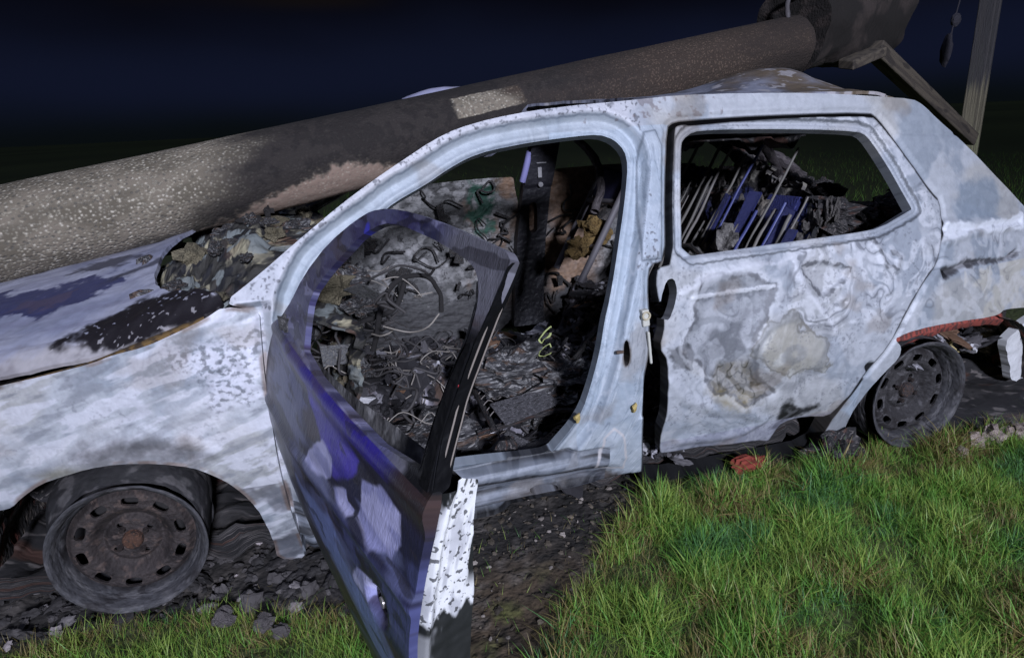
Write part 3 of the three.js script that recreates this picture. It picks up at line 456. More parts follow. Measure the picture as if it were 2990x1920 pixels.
function makeWheel(c, carcass) {
  const w = new THREE.Group(); w.name = 'wheel'; car.add(w);
  const P = new THREE.Vector3(...c); w.position.copy(P).sub(car.position); w.userData.turned = true; if (carcass) w.scale.setScalar(0.92);
  const put = (name, g, m, par = w) => { const o = shadow(new THREE.Mesh(Array.isArray(g) ? mergeGeometries(g.map(q => q.index ? q.toNonIndexed() : q)) : g, m)); o.name = name; par.add(o); return o; };
  put('rim', jitter(lathe([[0.193, 0.0], [0.1955, 0.004], [0.194, 0.01], [0.186, 0.006], [0.178, -0.004], [0.174, -0.02], [0.171, -0.03], [0.163, -0.036], [0.158, -0.06], [0.158, -0.12], [0.172, -0.15], [0.19, -0.16], [0.194, -0.168]]), 0.006, 9), lipMat);
  const slots = []; for (let k = 0; k < 10; k++) { const a = k / 10 * Math.PI * 2 + 0.16, q = []; for (let i = 0; i < 16; i++) { const t = i / 16 * Math.PI * 2, u = 0.021 * Math.sign(Math.cos(t)) * Math.abs(Math.cos(t)) ** 0.6, v = 0.0125 * Math.sign(Math.sin(t)) * Math.abs(Math.sin(t)) ** 0.6; q.push([Math.cos(a) * (0.126 + v) - Math.sin(a) * u, Math.sin(a) * (0.126 + v) + Math.cos(a) * u]); } slots.push(q); }
  for (let k = 0; k < 4; k++) { const a = k / 4 * Math.PI * 2 + 0.5, q = []; for (let i = 0; i < 10; i++) { const t = i / 10 * Math.PI * 2; q.push([Math.cos(a) * 0.052 + 0.008 * Math.cos(t), Math.sin(a) * 0.052 + 0.008 * Math.sin(t)]); } slots.push(q); }
  const circ = []; for (let i = 0; i < 90; i++) circ.push([0.166 * Math.cos(i / 90 * Math.PI * 2), 0.166 * Math.sin(i / 90 * Math.PI * 2)]);
  put('wheel_disc', panel({ outer: circ, holes: slots, cell: 0.004, depth: 0.008, pos: (x, y, v) => { const r = Math.hypot(x, y); v.set(x, y, -0.058 + 0.022 * sstep(0.16, 0.14, r) - 0.034 * sstep(0.11, 0.07, r) + 0.012 * sstep(0.075, 0.06, r) + 0.0015 * fbm(x * 40, y * 40, 3, 3)); }, uv: (x, y) => [x * 2 + 0.5, y * 2 + 0.5] }), carcass ? discRust : rimMat);
  put('hub_cap', [lathe([[0.0, -0.036], [0.02, -0.038], [0.026, -0.044], [0.027, -0.062]], 24)], carcass ? hubRust : rimRust);
  put('brake_drum', [lathe([[0.0, -0.085], [0.11, -0.085], [0.125, -0.095], [0.128, -0.16]], 40)], soot);
  for (let k = 0; k < 4; k++) { const a = k / 4 * Math.PI * 2 + 0.5; const b = new THREE.CylinderGeometry(0.007, 0.008, 0.016, 6); b.rotateX(Math.PI / 2); b.translate(Math.cos(a) * 0.04, Math.sin(a) * 0.04, -0.05); put('wheel_bolt', b, rimRust); }
  const prof = carcass ? [[0.195, -0.014], [0.205, -0.022], [0.222, -0.03], [0.238, -0.045], [0.246, -0.07], [0.244, -0.085], [0.247, -0.1], [0.244, -0.115], [0.247, -0.13], [0.243, -0.15], [0.23, -0.17], [0.2, -0.18]] : [[0.196, -0.03], [0.203, -0.045], [0.21, -0.07], [0.209, -0.1], [0.212, -0.13], [0.205, -0.16]];
  const t = lathe(prof, 110); const p = t.attributes.position, v = new THREE.Vector3();
  for (let i = 0; i < p.count; i++) { v.fromBufferAttribute(p, i); const r = Math.hypot(v.x, v.y), a = Math.atan2(v.y, v.x), sag = carcass ? 1 - sstep(0.0, 0.85, Math.sin(a + 0.12)) : sstep(-0.1, -0.9, Math.sin(a)), k = 1 + 0.05 * fbm(Math.cos(a) * 2.2, Math.sin(a) * 2.2, v.z * 14, 4); const rr = lerp(r * k, 0.19, sag * (carcass ? 0.97 : 0.5)); p.setXYZ(i, Math.cos(a) * rr, Math.sin(a) * rr, v.z + 0.02 * fbm(a * 2, r * 20, 5, 3)); }
  t.computeVertexNormals(); put('tyre', t, tyreMat);
  if (carcass) { const R = rng(5), wires = []; for (let k = 0; k < 9; k++) { const a0 = 0.9 + R() * 1.2, len = 0.2 + R() * 0.5, q = []; for (let i = 0; i <= 8; i++) { const a = a0 + len * (i / 8 - 0.5), r = 0.243 + 0.014 * fbm(a * 4, k, 3, 2) + 0.004; q.push([Math.cos(a) * r, Math.sin(a) * r, -0.05 - R() * 0.008 - (k % 9) * 0.012]); } wires.push(tube(q, 0.0013, 12, 4)); } put('steel_cord', wires, lipMat).userData.kind = 'stuff'; }
  return w;
}
const fw = makeWheel([-0.006, 0.184, -0.012], true); const rw = makeWheel([2.46, 0.195, -0.022], false); fw.rotation.y = 0.06; rw.rotation.z = 0.7;
// wheel wells
function well(x, name, hue) {
  const g = new THREE.CylinderGeometry(0.335, 0.335, 0.42, 48, 8, true, -Math.PI * 0.5, Math.PI); g.rotateX(Math.PI / 2); g.rotateZ(0); const p = g.attributes.position;
  g.rotateZ(Math.PI); if (x > 1) g.scale(1.4, 1, 1); g.translate(x, 0.14, -0.28); jitter(g, 0.05, 7, x);
  const d = new THREE.CircleGeometry(0.4, 40); d.translate(x, 0.16, -0.5); jitter(d, 0.06, 8, x);
  part(name, [g, d], hue, car);
}
const wellMat = std({ roughness: 0.95, bumpMap: charBump, bumpScale: 0.01, map: colorTex(512, 512, (u, v) => { const n = fbm(u * 9, v * 9, 3, 4), m = fbm(u * 26, v * 26, 5, 3); let c = mix([0.02, 0.017, 0.017], [0.05, 0.04, 0.036], sstep(-0.1, 0.2, m)); c = mix(c, [0.16, 0.045, 0.03], sstep(0.06, 0.2, n) * 0.8); c = mix(c, [0.16, 0.13, 0.11], sstep(0.17, 0.24, m) * 0.8); return c; }) });
well(0, 'wheel_arch_liner', wellMat); well(2.62, 'wheel_arch_liner', wellMat);
{ // red oxide lip showing under the rear arch
  const q = []; for (let i = 0; i <= 20; i++) { const t = i / 20, x = 2.32 + t * 0.54; q.push([x, 0.382 + 0.035 * Math.sin(t * 2.6) + 0.004 * fbm(t * 9, 1, 2, 2), -0.085 - 0.03 * t]); }
  const g = tube(q, 0.03, 40, 8); part('arch_lip', jitter(g, 0.02, 14), std({ roughness: 0.9, map: colorTex(256, 64, (u, v) => mix([0.27, 0.055, 0.04], [0.09, 0.03, 0.026], sstep(-0.1, 0.15, fbm(u * 40, v * 5, 2, 4)))) }), car);
  part('rear_bracket', panel({ outer: smooth([[2.93, 0.3], [2.98, 0.33], [3.06, 0.37], [3.16, 0.38], [3.16, 0.13], [3.03, 0.11], [2.99, 0.2]]), holes: [[[3.02, 0.3], [3.032, 0.3], [3.032, 0.285], [3.02, 0.285]]], cell: 0.008, depth: 0.03, pos: (x, y, v) => v.set(x, y, -0.1 - (x - 2.9) * 0.15), bump: (x, y) => 0.01 * fbm(x * 20, y * 20, 3, 2), uv: (x, y) => [x, y] }), std({ color: rgb(0.6, 0.6, 0.62), roughness: 0.7, bumpMap: charBump, bumpScale: 0.004 }), car);
}
//@@FRONTDOOR
const door = new THREE.Group(); door.name = 'front_door'; car.add(door); door.position.set(0.43, 0, -0.03).sub(car.position); door.rotation.y = -76 * Math.PI / 180; door.userData.turned = true;
{
  const outline = smooth([[0.11, 0.1], [0.04, 0.32], [0.005, 0.52], [0.012, 0.68], [0.06, 0.735], [0.149, 0.786], [0.24, 0.875], [0.378, 0.957], [0.513, 1.012], [0.574, 1.032], [0.644, 1.042], [0.734, 1.044], [0.848, 1.038], [0.932, 1.03], [1.0, 1.024], [0.995, 0.999], [0.983, 0.965], [0.969, 0.924], [0.961, 0.875], [0.953, 0.822], [0.958, 0.77], [0.974, 0.73], [0.968, 0.6], [0.962, 0.45], [0.958, 0.3], [0.955, 0.1], [0.5, 0.06]], 1);
  const win = smooth([[0.38, 0.748], [0.349, 0.796], [0.333, 0.85], [0.415, 0.912], [0.505, 0.962], [0.555, 0.993], [0.635, 1.02], [0.71, 1.024], [0.81, 1.018], [0.876, 1.011], [0.92, 1.004], [0.943, 0.993], [0.957, 0.967], [0.955, 0.93], [0.94, 0.87], [0.93, 0.816], [0.926, 0.748]], 1);
  const t0 = y => zs(1, y) + 0.06 + 0.012 - 0.04 * sstep(0.58, 0.2, y);
  const bow = s => 0.017 * Math.sin(clamp(s / 0.985, 0, 1) * Math.PI) - 0.003;
  const purp = [[0.4, 0.735], [0.704, 0.712], [0.746, 0.701], [0.745, 0.681], [0.722, 0.656], [0.652, 0.636], [0.641, 0.66], [0.574, 0.662]], lav = [[[0.769, 0.682], [0.836, 0.706], [0.908, 0.702], [0.917, 0.663], [0.9, 0.634], [0.881, 0.631], [0.843, 0.614], [0.773, 0.629]], [[0.502, 0.617], [0.579, 0.667], [0.641, 0.66], [0.647, 0.629], [0.626, 0.607], [0.498, 0.599]], [[0.642, 0.619], [0.72, 0.647], [0.733, 0.633], [0.77, 0.637], [0.745, 0.617], [0.682, 0.615]], [[0.772, 0.529], [0.79, 0.556], [0.847, 0.574], [0.844, 0.555], [0.822, 0.525]]], blu = [[0.4, 0.52], [0.562, 0.545], [0.654, 0.568], [0.772, 0.524], [0.858, 0.518], [0.95, 0.491], [0.97, 0.42], [0.8, 0.43], [0.669, 0.47]];
  const map = colorTex(1024, 1024, (u, v) => {
    const s = u * 1.05, y = 0.03 + v * 1.05, n = fbm(s * 3, y * 9, 3, 4), m = fbm(s * 6, y * 26, 5, 4), p = fbm(s * 20, y * 70, 7, 3), w = n * 0.03 + m * 0.014;
    let c = mix([0.06, 0.065, 0.16], [0.022, 0.022, 0.05], sstep(-0.06, 0.06, n));
    if (y < 0.745) {
      c = mix(c, [0.12, 0.13, 0.25], sstep(0.04, 0.16, fbm(s * 2.4, y * 14, 13, 4)) * 0.8); c = mix(c, [0.02, 0.018, 0.03], sstep(0.05, 0.13, fbm(s * 2.6 + 9, y * 12, 17, 4)) * 0.85);
      c = mix(c, mix([0.085, 0.06, 0.42], [0.05, 0.035, 0.3], sstep(-0.1, 0.1, m)), sstep(0.006, -0.006, sd(s, y, purp) + w) * 0.97);
      c = mix(c, [0.2, 0.25, 0.52], sstep(0.008, -0.01, sd(s, y, blu) + w) * 0.85);
      for (const P of lav) c = mix(c, mix([0.5, 0.49, 0.76], [0.34, 0.34, 0.6], sstep(-0.1, 0.1, fbm(s * 9 + y * 30, y * 12 - s * 8, 23, 3))), sstep(0.004, -0.004, sd(s, y, P) + w * 0.9) * 0.95);
      c = mix(c, [0.03, 0.018, 0.24], sstep(0.018, 0.012, Math.abs(y - 0.733)) * sstep(0.2, 0.3, s) * (1 - sstep(0.8, 0.9, s)) * 0.95);
      c = mix(c, [0.04, 0.025, 0.025], sstep(0.83, 0.95, s + n * 0.2) * sstep(0.69, 0.72, y) * 0.9);
      c = mix(c, [0.2, 0.19, 0.24], sstep(0.14, 0.05, s + n * 0.12) * 0.75); c = mix(c, [0.07, 0.055, 0.05], sstep(0.05, 0.0, s + m * 0.08) * 0.8);
      if (y < 0.42) c = mix(c, [0.03, 0.024, 0.03], sstep(0.42, 0.3, y + n * 0.3) * 0.85);
    } else {
      c = mix([0.1, 0.1, 0.19], [0.05, 0.045, 0.12], sstep(-0.1, 0.1, m)); c = mix(c, [0.3, 0.29, 0.46], sstep(0.1, 0.2, fbm(s * 8, y * 34, 27, 3)) * 0.8); c = mix(c, [0.02, 0.02, 0.05], sstep(0.12, 0.2, fbm(s * 12, y * 34, 29, 3)) * 0.8);
      if (s < 0.36) c = mix(c, [0.15, 0.15, 0.2], sstep(-0.05, 0.14, n + m) * 0.8);
      c = mix(c, [0.15, 0.145, 0.17], sstep(0.8, 0.88, s + m * 0.05) * 0.95); c = mix(c, [0.009, 0.009, 0.011], sstep(0.88, 0.9, s + m * 0.02) * sstep(0.955, 0.93, y + n * 0.02)); c = mix(c, [0.06, 0.06, 0.5], sstep(0.014, 0.008, Math.hypot(s - 0.575, y - 1.0) + p * 0.01));
    }
    const rust = sstep(0.1, 0.2, fbm(s * 5, y * 18, 41, 4)); const inPatch = lav.some(P => sd(s, y, P) + w * 0.9 < 0); if (!inPatch) { c = mix(c, [0.06, 0.035, 0.028], rust * 0.4); c = mix(c, [0.02, 0.018, 0.022], sstep(0.19, 0.24, fbm(s * 9, y * 34, 43, 3)) * 0.6); }
    const k = 1.1 * (1 + p * 0.3); return [c[0] * k, c[1] * k, c[2] * k];
  });
  const uv = (s, y) => [s / 1.05, (y - 0.03) / 1.05], add = (name, g, m, par = door) => { const o = shadow(new THREE.Mesh(Array.isArray(g) ? mergeGeometries(g.map(q => q.index ? q.toNonIndexed() : q)) : g, m)); o.name = name; par.add(o); return o; };
  const crease = [[0.05, 0.55], [0.407, 0.572], [0.639, 0.6], [0.778, 0.61], [0.89, 0.612], [0.96, 0.61]];
  add('door_skin', panel({ outer: outline, holes: [win], cell: 0.007, depth: 0.012, pos: (s, y, v) => v.set(s, y, t0(y) + bow(s)), uv, bump: (s, y) => 0.005 * fbm(s * 5, y * 6, 3, 3) + 0.009 * sstep(0.02, 0, dl(s, y, crease)) + (y < 0.75 ? 0.01 * sstep(0.03, 0.0, Math.abs(y - 0.73)) - 0.02 * sstep(0.03, 0.012, Math.hypot((s - 0.861) * 0.7, y - 0.544)) : 0) }), std({ map, roughness: 0.36, metalness: 0.1, bumpMap: sideBump, bumpScale: 0.0012 }));
  // inner shell: box below the belt, black seal frame round the window
  const inner = smooth([[0.01, 0.1], [0.02, 0.5], [0.03, 0.66], [0.08, 0.68], [0.4, 0.695], [0.7, 0.72], [0.94, 0.735], [0.958, 0.71], [0.95, 0.5], [0.945, 0.12]], 1);
  const innerMap = sheetMat([0.12, 0.115, 0.115], [[0.05, 0.045, 0.045], [0.3, 0.29, 0.29]], 21);
  add('inner_panel', panel({ outer: inner, cell: 0.02, depth: -0.055, pos: (s, y, v) => v.set(s, y, zs(1, y) + 0.06 - 0.055 + bow(s)), uv: (s, y) => [s, y], bump: (s, y) => 0.006 * fbm(s * 6, y * 6, 3, 3) }), innerMap);
  const seal = smooth([[0.936, 0.735], [0.958, 0.735], [0.954, 0.8], [0.958, 0.86], [0.964, 0.9], [0.969, 0.925], [0.964, 0.925], [0.955, 0.915], [0.94, 0.87], [0.931, 0.816]], 1);
  const black = new THREE.MeshPhysicalMaterial({ side: THREE.DoubleSide, color: rgb(0.005, 0.005, 0.006), roughness: 0.5, specularIntensity: 0.2, bumpMap: charBump, bumpScale: 0.004 });
  add('window_post_trim', panel({ outer: seal, cell: 0.004, depth: 0.02, pos: (s, y, v) => v.set(s, y, t0(y) + 0.003 + bow(s)) }), black);
  // rear edge of the door: flaked white paint above, bare black below
  const edgeMap = colorTex(256, 1024, (u, v) => {
    const y = 0.1 + v * 0.65, q = u * 0.09, n = fbm(q * 60, y * 14, 3, 4), m = fbm(q * 130, y * 130, 5, 3), right = sstep(0.72, 0.8, u + n * 0.45) * sstep(0.6, 0.63, y) * sstep(0.72, 0.68, y);
    let c = mix([0.6, 0.6, 0.61], [0.4, 0.4, 0.42], sstep(0, 0.2, n)); c = mix(c, [0.02, 0.02, 0.022], sstep(0.13, 0.2, m) * 0.85); c = mix(c, [0.008, 0.009, 0.009], Math.max(right, sstep(0.585, 0.575, y + n * 0.03), sstep(0.735, 0.745, y + n * 0.06)));
    c = mix(c, [0.25, 0.25, 0.26], sstep(0.57, 0.56, y) * sstep(0.4, 0.3, u + n * 0.2) * 0.8); return c;
  });
  const lipProf = (a, y, v) => v.set(0.952 + 0.024 * sstep(0.0, 0.02, a) - 0.01 * sstep(0.021, 0.025, a) + 0.004 * fbm(a * 40, y * 9, 3, 2), y, zs(1, y) + 0.06 + 0.006 - a);
  add('door_edge', panel({ outer: [[0.0, 0.1], [0.0, 0.74], [0.03, 0.76], [0.056, 0.75], [0.062, 0.7], [0.082, 0.6], [0.088, 0.1]], cell: 0.004, depth: 0, pos: lipProf, uv: (a, y) => [a / 0.088, (y - 0.1) / 0.65], bump: (a, y) => 0.003 * fbm(a * 50, y * 50, 7, 3) }), std({ map: edgeMap, roughness: 0.6 }));
  const along = P => y => { for (let i = 0; i + 1 < P.length; i++) if (y <= P[i + 1][1]) return lerp(P[i][0], P[i + 1][0], clamp((y - P[i][1]) / (P[i + 1][1] - P[i][1]), 0, 1)); return P[P.length - 1][0]; };
  const so = along([[0.964, 0.74], [0.953, 0.822], [0.961, 0.875], [0.969, 0.924], [0.983, 0.965], [0.999, 1.022]]), si = along([[0.926, 0.75], [0.93, 0.816], [0.94, 0.87], [0.955, 0.93], [0.957, 0.967], [0.945, 0.992]]);
  add('post_edge', panel({ outer: [[0, 0.745], [0, 1.016], [0.02, 1.012], [0.024, 0.75]], cell: 0.006, depth: 0, pos: (a, y, v) => v.set(so(y) + 0.003 - a * 0.12, y, t0(y) + bow(so(y)) + 0.001 - a), bump: (a, y) => 0.002 * fbm(a * 90, y * 40, 3, 2) }), black);
  add('window_reveal', panel({ outer: [[0, 0.755], [0, 0.99], [0.02, 0.985], [0.02, 0.76]], cell: 0.006, depth: 0, pos: (a, y, v) => v.set(si(y) - 0.003, y, t0(y) + bow(si(y)) + 0.002 - a) }), black);
  // pressed rails and the red tell-tale on the rear window post
  const rail = (ds, dt, r) => { const q = []; for (let i = 0; i <= 10; i++) { const y = 0.77 + i * 0.02; q.push([0.956 + (y > 0.86 ? (y - 0.86) * 0.22 : 0) + ds, y, t0(y) + bow(0.96) - dt + 0.004 + 0.001 * fbm(i, ds * 99, 3, 2)]); } return tube(q, r, 20, 6); };
  add('window_channel', [rail(0.002, 0.012, 0.0013), rail(0.003, 0.022, 0.0011)], std({ color: rgb(0.2, 0.17, 0.15), roughness: 0.6 }));
  add('red_tag', boxAt(0.004, 0.016, 0.005, 0.958, 0.868, t0(0.868) + bow(0.96) - 0.004, 0, 0, -0.2, 0.002), std({ color: rgb(0.36, 0.03, 0.04) }));
  const hole = new THREE.Group(); const hg = new THREE.CylinderGeometry(0.008, 0.009, 0.01, 24); hg.rotateX(Math.PI / 2); hg.translate(0.861, 0.544, t0(0.544) + bow(0.861) - 0.012);
  const ring = new THREE.TorusGeometry(0.017, 0.003, 10, 28); ring.scale(1.25, 1, 1); ring.translate(0.861, 0.544, t0(0.544) + bow(0.861) - 0.012);
  add('lock_cylinder', hg, std({ color: rgb(0.55, 0.5, 0.48), roughness: 0.3, metalness: 0.6 })); add('lock_surround', ring, std({ color: rgb(0.03, 0.025, 0.03), roughness: 0.5 }));
  const mir = lump(0.16, 0.755, t0(0.75) + 0.0, 0.05, 0.02, 0.015, 4, 0.6, 2); add('mirror_stub', mir, innerMap);
}
// hinges and small fittings on the pillars
for (const y of [0.6, 0.3]) part('door_hinge', boxAt(0.05, 0.05, 0.03, 0.42, y, -0.05), charred, car);
{ const g = new THREE.TorusGeometry(0.012, 0.004, 8, 20); g.translate(0.428, 0.705, -0.05); part('hinge_eye', g, burnt, car); }
part('rear_latch', [boxAt(0.022, 0.05, 0.02, 1.405, 0.61, -0.02, 0, 0, 0.1), boxAt(0.008, 0.1, 0.012, 1.418, 0.52, -0.012, 0, 0, 0.12)], std({ color: rgb(0.5, 0.49, 0.44), roughness: 0.5 }), car);
part('rear_latch_loop', new THREE.TorusGeometry(0.011, 0.003, 8, 20).translate(1.404, 0.618, -0.008), std({ color: rgb(0.42, 0.37, 0.26), roughness: 0.5 }), car);
for (const [x, y, z] of [[1.366, 0.343, 0.0], [1.196, 0.33, -0.02]]) part('yellow_plug', jitter(boxAt(0.022, 0.024, 0.014, x, y, z, 0.2, 0.3, 0.3, 0.006), 0.016, 45, x * 9), std({ color: rgb(0.42, 0.32, 0.12), roughness: 0.8 }), car);
part('striker', jitter(boxAt(0.024, 0.008, 0.012, 1.325, 0.52, -0.012, 0, 0, 0.1), 0.004, 40), std({ color: rgb(0.09, 0.06, 0.045) }), car);
//@@CABIN
const floorY = (x, z) => { let y = 0.1 + 0.06 * fbm(x * 5, z * 5, 3, 4) * 2 + 0.03 * fbm(x * 18, z * 18, 5, 3); y += 0.12 * Math.exp(-(((z + 0.8) / 0.12) ** 2)); if (x > 1.62) y += 0.22 * sstep(1.62, 1.78, x); y += 0.06 * Math.exp(-(((x - 1.15) / 0.25) ** 2 + ((z + 0.45) / 0.2) ** 2)); return y; };
{
  const o = smooth([[0.42, 0.12], [1.36, 0.12], [1.46, 0.24], [2.4, 0.26], [3.0, 0.3], [3.0, 1.45], [2.4, 1.5], [0.42, 1.5]]);
  const map = colorTex(1024, 512, (u, v) => { const x = u * 2.6, y = v * 1.5, n = fbm(x * 7, y * 7, 3, 5), m = fbm(x * 22, y * 22, 9, 4), p = fbm(x * 60, y * 60, 13, 2); let c = [0.05, 0.045, 0.05]; c = mix(c, [0.24, 0.225, 0.26], sstep(-0.06, 0.14, n + m * 0.3) * 0.85); c = mix(c, [0.5, 0.47, 0.52], sstep(0.13, 0.22, m) * 0.75); c = mix(c, [0.012, 0.012, 0.014], sstep(0.06, 0.2, -m) * 0.9); c = mix(c, [0.12, 0.07, 0.045], sstep(0.1, 0.22, fbm(x * 5, y * 5, 23, 3)) * 0.5); const k = 1 + p * 0.9; return [c[0] * k, c[1] * k, c[2] * k]; });
  part('floor_pan', panel({ outer: o, cell: 0.014, depth: 0.02, pos: (x, b, v) => v.set(x, floorY(x, -b), -b), uv: (x, b) => [(x - 0.4) / 2.6, b / 1.5] }), std({ map, roughness: 0.95, bumpMap: charBump, bumpScale: 0.012 }), car);
}
const shard = (() => { const g = new THREE.IcosahedronGeometry(1, 2), p = g.attributes.position, R = rng(3), seen = {}; for (let i = 0; i < p.count; i++) { const k = [p.getX(i), p.getY(i), p.getZ(i)].map(q => q.toFixed(2)).join(); const s = seen[k] ??= 0.75 + 1.1 * fbm(p.getX(i) * 1.7, p.getY(i) * 1.7, p.getZ(i) * 1.7, 3) + R() * 0.12; p.setXYZ(i, p.getX(i) * s, p.getY(i) * s, p.getZ(i) * s); } g.computeVertexNormals(); return g; })();
function scatter(name, parent, count, seed, spot, palette, label, cat) {
  const R = rng(seed), im = shadow(new THREE.InstancedMesh(shard, std({ roughness: 0.8 }), count)), M = new THREE.Matrix4(), q = new THREE.Quaternion(), e = new THREE.Euler(), c = new THREE.Color(), off = parent ? parent.position : new THREE.Vector3();
  for (let i = 0; i < count; i++) {
    let s; do s = spot(R); while (!s); const [x, y, z, sx, sy, sz] = s; e.set((R() - 0.5) * 1.6, R() * 6.3, (R() - 0.5) * 1.6); q.setFromEuler(e); M.compose(new THREE.Vector3(x, y, z).sub(off), q, new THREE.Vector3(sx, sy, sz)); im.setMatrixAt(i, M);
    const k = palette(R, x, z), f = 0.7 + R() * 0.6; c.setRGB(k[0] * f, k[1] * f, k[2] * f); im.setColorAt(i, c);
  }
  im.userData.kind = 'stuff'; if (parent) { im.name = name; parent.add(im); } else { im.name = numbered(name); scene.add(im); tag(im, label, cat); } return im;
}
const ashTone = R => { const t = R(); return t < 0.5 ? [0.022, 0.02, 0.023] : t < 0.76 ? [0.07, 0.065, 0.07] : t < 0.9 ? [0.24, 0.23, 0.25] : t < 0.95 ? [0.45, 0.44, 0.46] : [0.13, 0.07, 0.04]; };
scatter('burnt_rubble', car, 7000, 21, R => { const x = 0.45 + R() * 2.4, z = -0.1 - R() * 1.37, k = 0.003 + R() ** 3 * 0.03; const flat = R() < 0.5; return [x, floorY(x, z) + k * 0.3, z, k * (flat ? 2.2 : 1), k * (flat ? 0.35 : 1), k * (R() < 0.3 ? 3 : 1)]; }, ashTone);
// dashboard wreck between the pillars
const dashProf = [[0.04, 0.66], [0.12, 0.71], [0.2, 0.74], [0.3, 0.765], [0.42, 0.76], [0.54, 0.73], [0.6, 0.66], [0.585, 0.56], [0.56, 0.45], [0.52, 0.32], [0.46, 0.2]];
const dashCurve = new THREE.CatmullRomCurve3(dashProf.map(([x, y]) => new THREE.Vector3(x, y, 0))), dashMap = colorTex(1024, 1024, (u, v) => {
  const x = u * 1.5, y = v * 1.5, n = fbm(x * 8, y * 8, 3, 5), m = fbm(x * 20, y * 20, 9, 4); let c = [0.04, 0.037, 0.034];
  c = mix(c, [0.2, 0.18, 0.13], sstep(0.02, 0.12, n) * 0.9); c = mix(c, [0.38, 0.34, 0.23], sstep(0.12, 0.22, n + m * 0.3) * 0.8); c = mix(c, [0.012, 0.012, 0.016], sstep(0.03, 0.12, -m) * 0.95); c = mix(c, [0.13, 0.065, 0.04], sstep(0.08, 0.2, fbm(x * 6, y * 6, 29, 4)) * 0.6 * sstep(0.3, 0.6, y)); c = mix(c, [0.2, 0.22, 0.22], sstep(0.09, 0.16, fbm(x * 11, y * 11, 39, 4)) * 0.8); return c;
});
part('dashboard', panel({ outer: [[0.12, 0], [1.46, 0], [1.46, 1], [0.12, 1]], cell: 0.012, depth: 0.01, pos: (b, t, v) => { const p = dashCurve.getPoint(clamp(t, 0, 1)), k = 0.06 * fbm(b * 7, t * 7, 3, 4) * 2 + 0.03 * fbm(b * 22, t * 22, 7, 3); v.set(p.x + k * (t > 0.35 ? 1 : 0.3), p.y + k * (t > 0.35 ? 0.3 : 1) - 0.03 + 0.1 * sstep(0.2, 0.55, b) * sstep(0.62, 0.42, t), -b); }, uv: (b, t) => [b / 1.5, t] }), std({ map: dashMap, roughness: 0.85, bumpMap: charBump, bumpScale: 0.014 }), car);
{
  const R = rng(31), g1 = [], g2 = [], g3 = [];
  for (let k = 0; k < 90; k++) { const b = 0.14 + R() * 1.2, t = R(), p = dashCurve.getPoint(t), s = 0.012 + R() * 0.035; [g1, g2, g3][k % 3 === 1 && (b < 0.5 || k % 2) ? 2 : k % 3].push(lump(p.x + (R() - 0.5) * 0.1, p.y + (R() - 0.4) * 0.06 + 0.1 * sstep(0.2, 0.55, b) * sstep(0.55, 0.3, t), -b, s * (0.6 + R()), s * (0.4 + R() * 0.8), s * (0.6 + R()), k, 0.8, 2)); }
  part('melted_trim', g1, std({ color: rgb(0.2, 0.17, 0.11), roughness: 0.8, bumpMap: charBump, bumpScale: 0.01 }), car, 'stuff'); part('charred_trim', g2, soot, car, 'stuff'); part('burnt_duct', g3, charred, car, 'stuff');
  part('dashboard_beam', jitter(tube([[0.5, 0.66, -0.1], [0.54, 0.64, -0.5], [0.55, 0.62, -0.9], [0.52, 0.66, -1.46]], 0.022, 50, 10), 0.015, 8), charred, car);
  const plates = []; for (let k = 0; k < 26; k++) plates.push(jitter(boxAt(0.03 + R() * 0.1, 0.004, 0.03 + R() * 0.08, 0.42 + R() * 0.25, 0.35 + R() * 0.45, -0.2 - R() * 1.1, R() * 3, R() * 3, R() * 3, 0.0015), 0.03, 9, k)); part('bracket', plates, sheetMat([0.2, 0.2, 0.21], [[0.09, 0.085, 0.085], [0.36, 0.34, 0.3]], 41), car, 'stuff');
}
{ // wiring and hoses
  const R = rng(41), g = [], h = []; for (let k = 0; k < 170; k++) { let x = 0.45 + R() * 1.0, z = -0.15 - R() * 1.2, y = (x < 0.75 ? 0.3 + R() * 0.4 : floorY(x, z) + 0.03); const q = []; for (let i = 0; i < 7; i++) { q.push([x, Math.max(y, floorY(x, z) + 0.006), z]); x += (R() - 0.42) * 0.13; y += (R() - 0.62) * 0.1; z += (R() - 0.5) * 0.12; } (k % 3 ? g : h).push(tube(q, k % 3 ? 0.0022 + R() * 0.0035 : 0.0015 + R() * 0.0015, 22, 5)); }
  part('wiring', g, std({ color: rgb(0.05, 0.045, 0.045), roughness: 0.7 }), car, 'stuff'); part('bare_wire', h, std({ color: rgb(0.28, 0.25, 0.22), roughness: 0.6 }), car, 'stuff');
  part('steering_wheel', [jitter(tube([[0.655, 0.5, -0.36], [0.685, 0.6, -0.38], [0.725, 0.67, -0.42], [0.785, 0.7, -0.46], [0.86, 0.685, -0.5], [0.9, 0.62, -0.53], [0.905, 0.55, -0.54]], 0.0085, 40, 8), 0.008, 12), tube([[0.785, 0.69, -0.46], [0.74, 0.6, -0.46], [0.62, 0.57, -0.45]], 0.009, 16, 7)], soot, car);
}
for (const [x, y, z, r] of [[1.2, 0.5, -0.3, 0.4], [1.19, 0.45, -0.28, -0.6]]) part('yellow_cable_tie', jitter(new THREE.TorusGeometry(0.024, 0.0026, 6, 28, 5.2), 0.02, 30, x * 50).scale(1.15, 0.6, 1).rotateZ(0.7).rotateY(r).translate(x, y, z), std({ color: rgb(0.34, 0.38, 0.14), roughness: 0.6 }), car);
